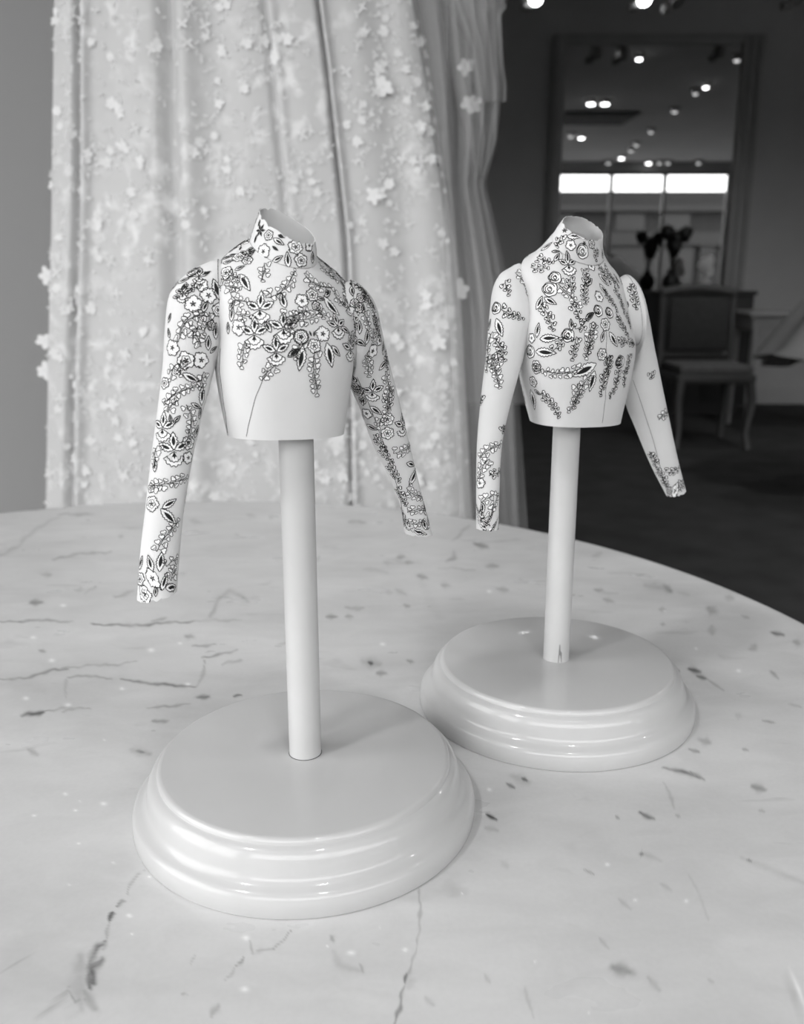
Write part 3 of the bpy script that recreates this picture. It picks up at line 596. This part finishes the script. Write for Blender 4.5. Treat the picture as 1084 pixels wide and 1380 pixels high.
P2_ += conv(780, 280, 6.27, 'T', [
 ('P',150,380,80,190,'C'),('L',200,390,70,0,'C'),('P',200,540,140,155),('P',262,560,190,155),('L',210,610,130,145),('L',210,690,110,150),('B',175,760,52,0),('P',265,770,150,150),('P',370,640,110,170),('P',350,780,200,180),('P',465,720,200,165,'R'),('L',320,600,80,170),('R',165,870,50,0),('R',255,890,48,10),('P',360,960,210,145),('P',415,940,100,170),('B',222,990,56,0),('G',110,1090,250,200),('L',95,910,90,60),('B',125,995,28,0),('L',205,1090,90,20),('L',295,1115,140,145),('P',370,1140,110,90),('P',440,1140,120,100),('B',195,1240,52,0),('P',255,1310,130,180),('R',350,1300,55,0),('P',430,1300,130,190),('L',415,820,50,0,'R')])
P2_ += conv(630, 480, 5.52, 'L', [
 ('G',210,100,230,160),('P',105,315,40,180),('P',268,530,35,180),('G',165,720,190,55),('G',125,830,150,205),('P',205,880,90,80),('B',95,940,40,0),('G',145,1060,100,60),('L',110,1130,80,-15),('G',195,1130,110,30),('O',105,1215,70,0),('L',160,1215,70,60),('L',195,1270,80,75),
 ('B',512,90,42,0,'T'),('B',488,188,42,0,'T'),('L',490,325,140,175,'T'),('P',610,355,200,140,'T'),('L',520,265,60,120,'T'),('P',405,240,180,160,'T'),('G',720,95,290,265,'T'),('G',800,300,190,190,'T')])
P2_ += conv(780, 480, 6.57, 'T', [
 ('L',60,120,230,245),('L',120,220,170,190),('G',45,290,280,203),('P',210,220,190,180),('P',270,60,150,180),('R',360,60,50,0),('P',320,230,230,195),('P',410,160,140,170),('P',645,155,36,180,'R'),('G',755,530,120,60,'R'),('P',655,900,150,165,'R'),('P',715,1030,80,150,'R'),('P',830,1010,120,75,'R'),('B',855,1190,50,0,'R'),('P',915,1130,110,180,'R'),('P',760,1110,90,165,'R'),('B',800,1200,34,0,'R')])

garment('paper bodice with dense floral print and plain waist, on the front stand', SL, .3777, .30,
 rows=[(337,331,427,343,400,361,.0125),(320,341,442,356,402,377,.0155),(305,350,459,371,404,394,.018),(296,362,470,386,406,414,.0195),(288,402,479,420,407,440,.0215),(291,450,479,462,408,478,.023),(289,492,475,500,406,512,.0225),(297,545,469,545,400,555,.021),(306,586,464,582,395,593,.020)],
 collar=[(350,290,425,316,404,325,.0105),(343,312,427,331,402,345,.0118),(337,332,427,344,400,362,.0128)],
 slL=[(297,350,301,468,.3745),(272,357,300,474,.373),(247,373,297,480,.371),(229,397,293,487,.370),(223,440,289,498,.368),(220,490,283,520,.366),(213,550,273,556,.362),(205,610,260,615,.358),(197,680,248,685,.353),(190,740,242,745,.350),(185,808,238,799,.346)],
 slR=[(471,378,478,495,.385),(484,382,477,500,.387),(499,397,474,506,.389),(508,415,472,512,.391),(516,450,472,519,.394),(524,485,475,528,.397),(537,535,485,550,.402),(549,585,502,597,.407),(561,635,527,648,.413),(572,680,541,686,.419),(583,721,545,718,.425)],
 prints=P1,
 seams=[('T',[(372,470),(362,495),(345,535),(335,575),(332,591)]),('T',[(297,470),(296,500),(303,550),(308,588)]),('R',[(478,500),(500,550),(522,610),(540,670),(546,716)])],
 back_seed=3)
garment('paper bodice with mostly plain sleeves and flowered front, on the rear stand', SR, .4865, .55,
 rows=[(744,322,815,344,785,356,.0135),(729,339,823,356,790,371,.0165),(716,352,832,366,796,388,.0195),(703,363,840,379,802,404,.0215),(703,396,848,412,808,428,.024),(700,440,857,458,812,468,.026),(699,500,852,500,812,511,.0255),(706,540,844,535,808,545,.024),(714,569,837,566,798,576,.023)],
 collar=[(759,298,813,315,789,321,.0105),(751,311,813,330,787,340,.012),(744,323,815,344,785,356,.0137)],
 slL=[(701,355,719,428,.481),(687,361,719,433,.478),(674,370,718,438,.475),(665,389,717,444,.473),(660,425,713,454,.471),(655,480,703,492,.467),(648,540,689,542,.462),(643,600,677,598,.457),(642,660,673.5,660,.452),(642,713,672,713,.448)],
 slR=[(841,371,857,464,.505),(847,371,856,472,.507),(855,381,853,480,.508),(863,402,850,487,.510),(872,432,845,498,.512),(884,480,841,515,.514),(893,523,844,545,.517),(902,565,857,578,.520),(914,620,877,626,.524),(925,662,899,669,.528)],
 prints=P2_,
 seams=[('T',[(822,485),(819,510),(815,545),(812,574)]),('T',[(817,440),(818,480)]),('R',[(846,490),(862,535),(880,590),(893,640),(901,668)]),('T',[(766,312),(761,335),(756,356)])],
 back_seed=9, n_body=2.4, K=1.18)

# ---------------------------------------------------------------- the big lace gown behind the table
GY = 1.33
def interp(tbl, y):
    ys = [t[0] for t in tbl]; return np.interp(y, ys, [t[1] for t in tbl])
gown = empty('bridal_gown', (at(340, 690, GY)[0], GY, FLOOR), 'white lace bridal gown with vertical folds and a sheer tulle overlay behind the marble table', 'gown')
gl = [(-1400, 230), (-300, 80), (0, 67), (150, 64), (300, 62), (450, 58), (690, 54), (1900, 20)]
gr = [(-1400, 420), (-300, 545), (0, 566), (100, 583), (200, 597), (330, 618), (450, 628), (690, 640), (1900, 700)]
VAL = [(.085, .010, .018), (.335, .022, .022), (.595, .009, .008), (.725, .006, .018), (.20, .05, .003), (.47, .05, .003), (.88, .045, .006)]
def gown_pt(s, v):
    """s across 0..1, v picture row"""
    xl, xr = interp(gl, v), interp(gr, v); x = xl+(xr-xl)*s
    z = np.array([at(542, q, GY)[2] for q in v]); ws = (x-542)/F*(GY*_c-(z-HC)*_s)
    dep = GY-.05*np.sin(np.pi*s)**.6
    for c, w_, d in VAL:
        cc = c+.006*np.sin(v*.006+c*9); dep = dep+d*np.exp(-((s-cc)/w_)**2)-d*.45*np.exp(-((s-cc-w_*1.9)/(w_*1.5))**2)
    dep = dep+.0012*np.sin(s*44+v*.003)+.07*np.clip(1-np.clip(s, 0, 1)/.02, 0, 1)**2+.06*np.clip((s-.975)/.025, 0, 1)**2
    return np.c_[ws, dep, z]
ns, nv_ = 420, 60
vs = np.concatenate([np.linspace(-1400, -150, 12), np.linspace(-100, 720, 34), np.linspace(800, 2150, 14)])
# rows run from the hem on the floor up to where the gown hangs, above the frame
S_, V_ = np.meshgrid(np.linspace(0, 1, ns), vs); gp = gown_pt(S_.ravel(), V_.ravel()); gp[:, 2] = np.clip(gp[:, 2], FLOOR+.004, CEIL-.5)
bkp = gp.copy(); bkp[:, 1] = GY+.10+.08*np.sin(np.pi*S_.ravel()); fr_ = grid_faces(ns, nv_)
mb = MB().add(gp, fr_); mb.build('skirt', M_GOWN, gown)
st_ = slice(None, None, 20); b4 = bkp.reshape(nv_, ns, 3)[:, ::20][:, :]; nb_ = b4.shape[1]
MB().add(b4.reshape(-1, 3), grid_faces(nb_, nv_)).build('skirt_back', M_SATIN, gown)
# raised lace flowers and leaves, real little pieces on the skirt
def flower_mesh(kind, seed):
    r = random.Random(seed); V = []; Fc = []; n = {0: 5, 1: 6, 2: 4}[kind]
    for k in range(n):
        a = 2*math.pi*k/n+r.uniform(-.2, .2); l = r.uniform(.85, 1.2); w_ = .34 if kind < 2 else .2; i = len(V)
        d, q = np.array([math.cos(a), math.sin(a)]), np.array([-math.sin(a), math.cos(a)])
        for (t, ww, h) in ((.05, .1, .12), (.45, w_, .22), (.8, w_*.85, .34), (1.0, .05, .3)):
            c = d*t*l
            for sd in (-1, 1): p = c+q*ww*sd; V.append((p[0], -h*.35-.02, p[1]))
        for j in range(3): Fc.append((i+2*j, i+2*j+1, i+2*j+3, i+2*j+2))
    me = bpy.data.meshes.new('lace_flower' if kind < 2 else 'lace_leaf'); me.from_pydata(V, [], Fc); me.materials.append(M_LACE); return me
FM = [flower_mesh(k % 3, k) for k in range(9)]
clusters = [(175,75),(160,150),(150,230),(190,190),(130,300),(185,290),(155,360),(205,250),(210,330),(290,60),(310,25),(300,110),(335,130),(280,190),(310,230),(345,250),(265,300),
 (400,90),(405,200),(420,280),(395,260),(490,60),(510,40),(520,120),(500,165),(555,150),(515,260),(540,90),(480,200),(560,240),(490,310),(545,330),(585,80),(590,130),(565,45),(575,180),
 (80,60),(85,150),(78,240),(80,340),(75,380),(80,430),(70,480),(85,540),(80,640),(90,600),(140,420),(160,470),(200,480),(130,520),(150,580),(190,600),(120,640),(200,650),(170,640),(155,540),
 (300,640),(320,620),(290,660),(345,610),(500,640),(520,600),(480,620),(560,560),(590,520),(570,600),(600,600),(540,650),(600,450),(585,400),(560,420),(540,460),(520,510),(600,340),(595,250),(605,640),(490,560),(470,420),(500,450),(450,660),(425,640),(240,60),(110,60),(105,200),(350,60),(330,340),(215,80),(545,200),(600,560),(250,420)]
cnt = 0
for (cx, cy) in clusters:
    for q in range(3):
        x = cx+rnd.gauss(0, 13); y = cy+rnd.gauss(0, 17)
        xl, xr = interp(gl, y), interp(gr, y); s_ = (x-xl)/(xr-xl)
        if not 0.005 < s_ < .985: s_ = min(.985, max(.005, s_))
        p = gown_pt(np.array([s_]), np.array([float(y)]))[0]; p2 = gown_pt(np.array([s_+.004]), np.array([float(y)]))[0]
        k = rnd.randrange(9); me = FM[k]
        o = bpy.data.objects.new('lace_flower' if k % 3 < 2 else 'lace_leaf', me); SC.collection.objects.link(o); o.parent = gown
        o.location = (p[0]-gown.location[0], p[1]-.0015-gown.location[1], p[2]-gown.location[2]); sc = rnd.uniform(.005, .0095)
        o.scale = (sc, sc*.6, sc); o.rotation_euler = (rnd.uniform(-.2, .2), rnd.uniform(0, 6.28), math.atan2(p2[1]-p[1], p2[0]-p[0])*.5); cnt += 1
# the finest lace sprigs between them, past counting
sv = MB(); rs = random.Random(21)
for q in range(1700):
    cx, cy = rs.choice(clusters); x = cx+rs.gauss(0, 26); y = cy+rs.gauss(0, 34); xl, xr = interp(gl, y), interp(gr, y); s_ = (x-xl)/(xr-xl)
    if not .01 < s_ < .975 or y > 720: continue
    p = gown_pt(np.array([s_]), np.array([float(y)]))[0]; a0 = rs.uniform(0, 6.28); L_ = rs.uniform(.002, .0045); V0 = []; F0 = []
    for k in range(3):
        a = a0+k*rs.uniform(1.2, 2.2); d = np.array([math.cos(a), 0, math.sin(a)]); w_ = np.array([-math.sin(a), 0, math.cos(a)])*.35; c = p+np.array([0, -.0014, 0])
        b_ = len(V0); V0 += [c, c+(d*.6+w_)*L_+np.array([0, -.0006, 0]), c+d*L_*1.3, c+(d*.6-w_)*L_+np.array([0, -.0006, 0])]; F0.append((b_, b_+1, b_+2, b_+3))
    sv.add(V0, F0)
o = sv.build('lace_sprigs', M_LACE, gown, False); o['kind'] = 'stuff'
# large blurred lace stars on the gown edge
for (x, y, sc) in ((517,122,.014),(618,392,.017),(505,268,.012),(590,460,.013),(560,640,.014),(57,372,.013),(52,460,.013),(55,500,.013),(628,90,.012),(636,140,.014)):
    p = at(x, y, GY-.06); o = bpy.data.objects.new('lace_flower', FM[rnd.choice((0, 1, 3))]); SC.collection.objects.link(o); o.parent = gown
    s_ = (x-interp(gl, y))/(interp(gr, y)-interp(gl, y))
    if 0 < s_ < 1: p = gown_pt(np.array([s_]), np.array([float(y)]))[0]; p[1] -= .004
    elif s_ <= 0: p = gown_pt(np.array([.012]), np.array([float(y)]))[0]; p[0] -= .006
    else: p = at(x, y, GY-.02)
    o.location = tuple(float(a) for a in p-np.array(gown.location)); o.scale = (sc, sc*.4, sc); o.rotation_euler = (0, rnd.uniform(0, 6), 0)
# tulle sheets: left and right borders per picture row, hanging in soft folds
def sheet(name, tl, tr, Y, folds, m, y0=-700, y1=2100, amp=.012):
    n, k = 60, 60; rows = np.linspace(y0, y1, k); V = []
    for y in rows:
        a, c = interp(tl, y), interp(tr, y)
        for i in range(n):
            s = i/(n-1); yy = Y+amp*math.sin(s*folds*2*math.pi+y*.002)+.008*math.sin(s*17+y*.005)
            p = at(a+(c-a)*s, y, yy); p[2] = max(p[2], FLOOR+.003); V.append(p)
    return MB().add(V, grid_faces(n, k)).build(name, m, gown)
sheet('tulle_overlay', [(-700,500),(0,555),(250,595),(690,620),(2100,650)], [(-700,665),(0,676),(130,676),(190,670),(245,654),(300,668),(400,690),(700,711),(2100,790)], GY-.085, 3, M_TULLE)
sheet('tulle_underlayer', [(-700,480),(0,540),(300,600),(690,630),(2100,660)], [(-700,640),(0,655),(130,655),(245,642),(400,668),(480,690),(700,700),(2100,760)], GY+.05, 2.3, M_TULLE2)
sheet('tulle_frill', [(-700,585),(0,600),(60,628),(100,634),(140,640)], [(-700,660),(0,681),(12,684),(20,676),(90,680),(115,684),(138,683)], GY-.11, 4, M_TULLE, y0=-300, y1=137, amp=.008)
sheet('tulle_frill', [(-300,560),(70,600),(240,640)], [(-300,650),(120,674),(190,671),(240,653)], GY-.095, 3, M_TULLE, y0=-300, y1=240, amp=.008)
MB().tube([at(300, -1150, GY+.02), at(300, -1300, GY+.02)], .012).build('hanger_stem', M_METAL, gown)

# ---------------------------------------------------------------- big mirror on the far wall
MY = BACK
def wall_xz(x, y, Y=MY): p = at(x, y, Y); return p[0], p[2]
x0, z1 = wall_xz(745, 48); x1, _ = wall_xz(1030, 48); x1 = x1; z0 = FLOOR+.02
gx0, gz1 = wall_xz(762, 62); gx1, _ = wall_xz(1000, 62)
mr = empty('wall_mirror', ((x0+x1)/2, MY, z0), 'tall wide-framed mirror on the dark far wall reflecting ceiling lights and the shop window', 'mirror')
fw_l, fw_r, fw_t = gx0-x0, x1-gx1, z1-gz1
d0, d1 = MY-.07, MY-.005
MB().box(x0, gx0, d0, d1, z0, z1, b=.012).build('frame_stile', M_MFRAME, mr)
MB().box(gx1, x1, d0, d1, z0, z1, b=.012).build('frame_stile', M_MFRAME, mr)
MB().box(gx0, gx1, d0, d1, gz1, z1, b=.012).build('frame_rail', M_MFRAME, mr)
MB().box(gx0, gx1, d0, d1, z0, z0+.12, b=.012).build('frame_rail', M_MFRAME, mr)
for (a, c, e, g_) in ((x0+.03, x0+.05, z0+.02, z1-.02), (gx1+.05, gx1+.075, z0+.02, z1-.02), (x1-.05, x1-.03, z0+.02, z1-.02)):
    MB().box(a, c, d0-.018, d0, e, g_, b=.005).build('frame_moulding', M_MFRAME, mr)
MB().box(gx0, gx1, MY-.035, MY-.025, z0+.12, gz1).build('mirror_glass', M_MIRROR, mr, False)
MGY = MY-.035
# ---------------------------------------------------------------- ceiling spotlights; those seen in the mirror stand where their reflection puts them
def spot(x, y, mirror, rad, lamp, label):
    p = at(x, y, z=CEIL-.01)
    if mirror: p[1] = 2*MGY-p[1]
    p[1] = max(FRONT+.2, p[1])
    e = empty('ceiling_spotlight', (p[0], p[1], CEIL), label, 'ceiling light', 'ceiling spotlights')
    MB().lathe([(rad*1.9, 0), (rad*1.9, -.008), (rad*1.5, -.012), (rad*1.25, -.004), (rad*1.25, 0)], (p[0], p[1], CEIL), 24).build('trim_ring', M_METAL if lamp is M_LAMP else M_DARKWOOD, e)
    MB().lathe([(rad*1.0, 0), (rad*1.0, -.045), (rad*.85, -.055)], (p[0], p[1], CEIL), 20, cap1=True).build('housing', M_METAL, e)
    MB().lathe([(rad*.84, -.0555), (rad*.8, -.062), (rad*.4, -.07)], (p[0], p[1], CEIL), 20, cap0=True, cap1=True).build('bulb', lamp, e)
    if lamp is M_LAMP:
        l = bpy.data.lights.new('spot_lamp', 'SPOT'); l.energy = 25; l.spot_size = 2.3; l.spot_blend = .6; l.shadow_soft_size = .04
        lo = bpy.data.objects.new('spot_lamp', l); SC.collection.objects.link(lo); lo.parent = e; lo.location = (0, 0, -.09)
D = 'reflected in the mirror'
for a in [
 (862, 73, True, .036, M_LAMP, 'round bright ceiling spotlight '+D+' near its top centre'),
 (994, 75, True, .036, M_LAMPDIM, 'ceiling spotlight '+D+' at its top right corner'),
 (952, 112, True, .036, M_LAMP, 'upper one of the close pair of ceiling spotlights '+D+' at right'),
 (938, 121, True, .034, M_LAMPDIM, 'lower one of the close pair of ceiling spotlights '+D+' at right'),
 (910, 146, True, .042, M_LAMPDIM, 'single ceiling spotlight '+D+' midway down the diagonal'),
 (878, 174, True, .040, M_LAMPDIM, 'faint ceiling spotlight '+D+' just above the small pair in the diagonal'),
 (858, 192, True, .045, M_LAMPDIM, 'upper right of the small dim pair of ceiling spotlights '+D),
 (851, 200, True, .045, M_LAMPDIM, 'lower left of the small dim pair of ceiling spotlights '+D),
 (838, 210, True, .060, M_LAMP, 'bright ceiling spotlight '+D+' at the lower end of the diagonal'),
 (797, 135, True, .060, M_LAMP, 'left one of the brightest pair of ceiling spotlights '+D),
 (816, 135, True, .060, M_LAMP, 'right one of the brightest pair of ceiling spotlights '+D),
 (770, 180, True, .045, M_LAMPDIM, 'dim ceiling spotlight '+D+' at its left edge'),
 (784, 182, True, .055, M_LAMP, 'bright ceiling spotlight '+D+' below the brightest pair'),
 (808, 224, True, .055, M_LAMPDIM, 'faint ceiling spotlight '+D+' above the left of the window strip'),
 (860, 224, True, .060, M_LAMP, 'leftmost of three small ceiling spotlights '+D+' above the window strip'),
 (874, 224, True, .055, M_LAMPDIM, 'middle of three small ceiling spotlights '+D+' above the window strip'),
 (885, 224, True, .055, M_LAMPDIM, 'rightmost of three small ceiling spotlights '+D+' above the window strip'),
 (939, 218, True, .055, M_LAMPDIM, 'small ceiling spotlight '+D+' above the right of the window strip')]: spot(*a)
# short-stemmed spots in front of the far wall, seen directly at the top of the picture
for (x, y, lit, label) in ((722, 3, True, 'bright swivel spotlight at the top, between the gown and the mirror'), (868, 4, True, 'bright swivel spotlight at the top above the mirror'),
        (912, 6, False, 'unlit swivel spotlight at the top, just right of the bright one above the mirror'), (1074, 2, False, 'unlit swivel spotlight in the top right corner')):
    p = at(x, y, 6.7); e = empty('swivel_spotlight', (p[0], p[1], CEIL), label, 'ceiling light', 'swivel spotlights over the far wall')
    MB().lathe([(.05, 0), (.05, -.02), (.015, -.025)], (p[0], p[1], CEIL), 20, cap1=True).build('ceiling_rose', M_METAL, e)
    MB().tube([(p[0], p[1], CEIL-.02), (p[0], p[1], p[2]+.09)], .012).build('stem', M_DARKWOOD, e)
    MB().tube([(p[0]-.02, p[1]+.06, p[2]+.10), (p[0]-.005, p[1]+.02, p[2]+.05), (p[0], p[1]-.01, p[2]+.01)], [.03, .052, .056], 20).build('housing', M_METAL, e)
    MB().tube([(p[0], p[1]-.01, p[2]+.012), (p[0]+.001, p[1]-.016, p[2]+.002)], [.046, .040], 20).build('bulb', M_LAMP if lit else M_METAL, e)
    MB().tube([(p[0]-.09, p[1]+.01, p[2]-.025), (p[0]-.045, p[1]+.02, p[2]-.02), (p[0]-.02, p[1]+.03, p[2]+.03)], [.028, .03, .012], 14).build('bracket', M_WHITEWOOD, e)
# two unseen spotlights added behind the camera for top light and pole shadows
for (x, y, label) in ((-1.15, -.55, 'added fill spotlight, unseen behind the camera, left of the marble table'), (.35, -.75, 'added fill spotlight, unseen behind the camera, right of the marble table')):
    e = empty('ceiling_spotlight', (x, y, CEIL), label, 'ceiling light', 'ceiling spotlights')
    MB().lathe([(.085, 0), (.085, -.008), (.06, -.004), (.06, 0)], (x, y, CEIL), 24).build('trim_ring', M_METAL, e)
    MB().lathe([(.055, 0), (.055, -.045), (.045, -.055)], (x, y, CEIL), 20, cap1=True).build('housing', M_METAL, e)
    MB().lathe([(.044, -.0555), (.02, -.07)], (x, y, CEIL), 20, cap0=True, cap1=True).build('bulb', M_LAMP, e)
    l = bpy.data.lights.new('spot_lamp', 'SPOT'); l.energy = 55 if x < 0 else 25; l.spot_size = 2.2; l.spot_blend = .6; l.shadow_soft_size = .1
    lo = bpy.data.objects.new('spot_lamp', l); SC.collection.objects.link(lo); lo.parent = e; lo.location = (0, 0, -.18)
p = at(803, 158, z=CEIL); q = 2*MGY-p[1]
cv = empty('ceiling_vent', (p[0], q, CEIL), 'dark rectangular ceiling vent reflected in the mirror below the brightest pair of lights', 'vent')
MB().box(p[0]-.5, p[0]+.5, q-.45, q+.45, CEIL-.03, CEIL-.001, b=.008).build('vent_frame', M_DARKWOOD, cv)
for k in range(5): MB().box(p[0]-.44, p[0]+.44, q-.38+k*.17, q-.3+k*.17, CEIL-.045, CEIL-.03).build('slat', M_SHOP, cv, False)

# ---------------------------------------------------------------- things in front of the far wall
def foot(x, Y): return at(x, 600, Y)[0]
def chair(px_, Y, label):
    X = foot(px_, Y); e = empty('upholstered_chair', (X, Y, FLOOR), label, 'chair')
    f0 = FLOOR
    MB().box(X-.24, X+.24, Y-.22, Y+.24, f0+.40, f0+.455, b=.015).build('seat_frame', M_DARKWOOD, e)
    MB().box(X-.225, X+.225, Y-.21, Y+.22, f0+.45, f0+.51, b=.025).build('seat_cushion', M_UPH2, e)
    MB().box(X-.19, X+.19, Y+.195, Y+.245, f0+.57, f0+.9, b=.02).build('back_cushion', M_UPH, e)
    for sx in (-1, 1):
        MB().tube([(X+sx*.225, Y+.24, f0+.4), (X+sx*.225, Y+.25, f0+.7), (X+sx*.225, Y+.27, f0+.95)], .022).build('back_post', M_DARKWOOD, e)
        MB().tube([(X+sx*.21, Y-.19, f0+.42), (X+sx*.225, Y-.21, f0+.3), (X+sx*.205, Y-.2, f0+.1), (X+sx*.22, Y-.22, f0)], [.028, .026, .016, .02]).build('leg', M_DARKWOOD, e)
        MB().tube([(X+sx*.21, Y+.22, f0+.42), (X+sx*.215, Y+.25, f0)], [.026, .018]).build('leg', M_DARKWOOD, e)
    MB().tube([(X-.235, Y+.265, f0+.93), (X-.12, Y+.265, f0+.95), (X, Y+.265, f0+.96), (X+.12, Y+.265, f0+.95), (X+.235, Y+.265, f0+.93)], .03).build('top_rail', M_DARKWOOD, e)
    MB().tube([(X-.225, Y+.25, f0+.54), (X+.225, Y+.25, f0+.54)], .02).build('lower_rail', M_DARKWOOD, e)
    return e
chair(943, 5.6, 'dark upholstered chair with a square back standing before the mirror')
# console table to its right, partly behind the hanging gown
TY = 6.25; tx = foot(1055, TY); e = empty('console_table', (tx, TY, FLOOR), 'pale console table with slim legs beside the chair, right of the mirror', 'table')
hw = .40
MB().box(tx-hw, tx+hw, TY-.22, TY+.22, FLOOR+.77, FLOOR+.805, b=.008).build('table_top', M_WHITEWOOD, e)
MB().box(tx-hw+.03, tx+hw-.03, TY-.19, TY+.19, FLOOR+.68, FLOOR+.77, b=.005).build('apron', M_WHITEWOOD, e)
for sx in (-1, 1):
    for sy in (-1, 1):
        MB().tube([(tx+sx*(hw-.06), TY+sy*.17, FLOOR+.70), (tx+sx*(hw-.06), TY+sy*.17, FLOOR+.3), (tx+sx*(hw-.06), TY+sy*.17, FLOOR)], [.026, .022, .015]).build('leg', M_WHITEWOOD, e)
# low dark sideboard against the mirror with bottles and a bouquet
SY = 7.12; sx0, sx1 = foot(868, SY), foot(985, SY); sz = FLOOR+.93
e = empty('sideboard', ((sx0+sx1)/2, SY, FLOOR), 'dark sideboard under the mirror, behind the chair', 'cabinet')
MB().box(sx0, sx1, SY-.2, SY+.2, FLOOR+.06, sz-.03).build('body', M_BOARD, e, False)
MB().box(sx0-.02, sx1+.02, SY-.22, SY+.22, sz-.03, sz, b=.006).build('top', M_BOARD, e)
MB().box(sx0+.05, sx1-.05, SY-.17, SY+.17, FLOOR, FLOOR+.06).build('plinth', M_BOARD, e, False)
for k in range(2):
    a = sx0+.02+k*(sx1-sx0-.02)/2; c = a+(sx1-sx0-.06)/2
    d_ = MB().box(a, c, SY-.215, SY-.2, FLOOR+.09, sz-.06, b=.004).build('door', M_BOARD, e)
    d_['_b'] = tuple(e.location)
    MB().lathe([(.012, 0), (.012, .02), (.006, .025)], ((c-.05 if k == 0 else a+.05), SY-.225, sz-.3), 12, cap0=True, cap1=True).build('knob', M_METAL, d_, base=tuple(e.location))
def vase(px_, Y, h, r, m, label, name='vase'):
    X = foot(px_, Y); e = empty(name, (X, Y, sz), label, 'vase')
    MB().lathe([(r*.6, 0), (r, h*.3), (r*.9, h*.6), (r*.4, h*.85), (r*.5, h)], (X, Y, sz), 24, cap0=True).build('body', m, e)
    return e, X
M_FIG = mat('dark_ornament', .006, .5); M_BLOOM = mat('white_bloom', .75, .8); M_BOWL = mat('white_bowl_glaze', .6, .3)
e, X = vase(888, SY, .16, .07, M_FIG, 'dark vase holding a loose dark bouquet on the sideboard', 'flower_vase')
r5 = random.Random(4)
for k in range(9):
    a = r5.uniform(0, 6.28); q = r5.uniform(.02, .11); h = r5.uniform(.26, .46)
    MB().tube([(X, SY, sz+.14), (X+q*.5*math.cos(a), SY+q*.4*math.sin(a), sz+.14+h*.4), (X+q*math.cos(a), SY+q*.5*math.sin(a), sz+h)], .006, 6).build('stem', M_FIG, e)
    bm = bmesh.new(); bmesh.ops.create_icosphere(bm, subdivisions=2, radius=.05)
    m_ = MB().add([(X+q*math.cos(a)+v.co.x*(1+.3*math.sin(v.co.z*90)), SY+q*.5*math.sin(a)+v.co.y, sz+h+v.co.z*1.2) for v in bm.verts], [[v.index for v in f.verts] for f in bm.faces]); bm.free()
    m_.build('bloom', M_FIG, e)
e, X = vase(932, SY-.02, .10, .05, M_BOWL, 'white footed bowl with a white flower head on the sideboard', 'footed_bowl')
for k in range(7):
    a = k*.9; m_ = MB(); c = (X+.03*math.cos(a), SY-.02+.03*math.sin(a), sz+.15+.012*k)
    pts = [(c[0]+.035*math.cos(b_)*(.6 if j else 1), c[1]+.012*j, c[2]+.045*math.sin(b_)) for j in (0, 1) for b_ in np.linspace(0, 6.283, 9)[:-1]]
    m_.add(pts, [tuple(range(8)), tuple(range(15, 7, -1))]+[(i, (i+1) % 8, 8+(i+1) % 8, 8+i) for i in range(8)]); m_.build('petal', M_BLOOM, e)
# ---------------------------------------------------------------- second gown at the right edge, hanging from a rail
RY = 4.3; rx = foot(1205, RY)
g2 = empty('full_skirt', (rx, RY, FLOOR), 'full white skirt on a dark stand at the right edge, hem clear of the floor', 'skirt')
prof = []
for (z, r) in ((1.27, .05), (1.25, .12), (1.2, .18), (1.08, .32), (.96, .45), (.82, .56), (.70, .64), (.62, .68)): prof.append((r, z))
Vv = []; n = 120
for j, (r, z) in enumerate(prof):
    for k in range(n):
        a = 2*math.pi*k/n; w_ = 1+(.05*min(1, j/6))*math.sin(a*13+j*.1); zz = z-(.05*math.sin(a*3+1) if j == len(prof)-1 else 0)
        Vv.append((rx+r*w_*math.cos(a), RY+r*w_*math.sin(a)*.7, FLOOR+zz))
MB().add(Vv, grid_faces(n, len(prof), True)).build('skirt', mat('pale_tulle_skirt', .30, .8, noise=(6, .1)), g2)
MB().tube([(rx, RY, FLOOR+1.22), (rx, RY, FLOOR+1.3)], .035).build('waist_block', M_DARKWOOD, g2)
MB().tube([(rx, RY, FLOOR+.02), (rx, RY, FLOOR+1.22)], .02).build('stand_pole', M_DARKWOOD, g2)
MB().lathe([(.2, 0), (.2, .015), (.03, .03)], (rx, RY, FLOOR), 32, cap0=True, cap1=True).build('stand_base', M_DARKWOOD, g2)
for o in bpy.data.objects:
    if '_b' in o: del o['_b']
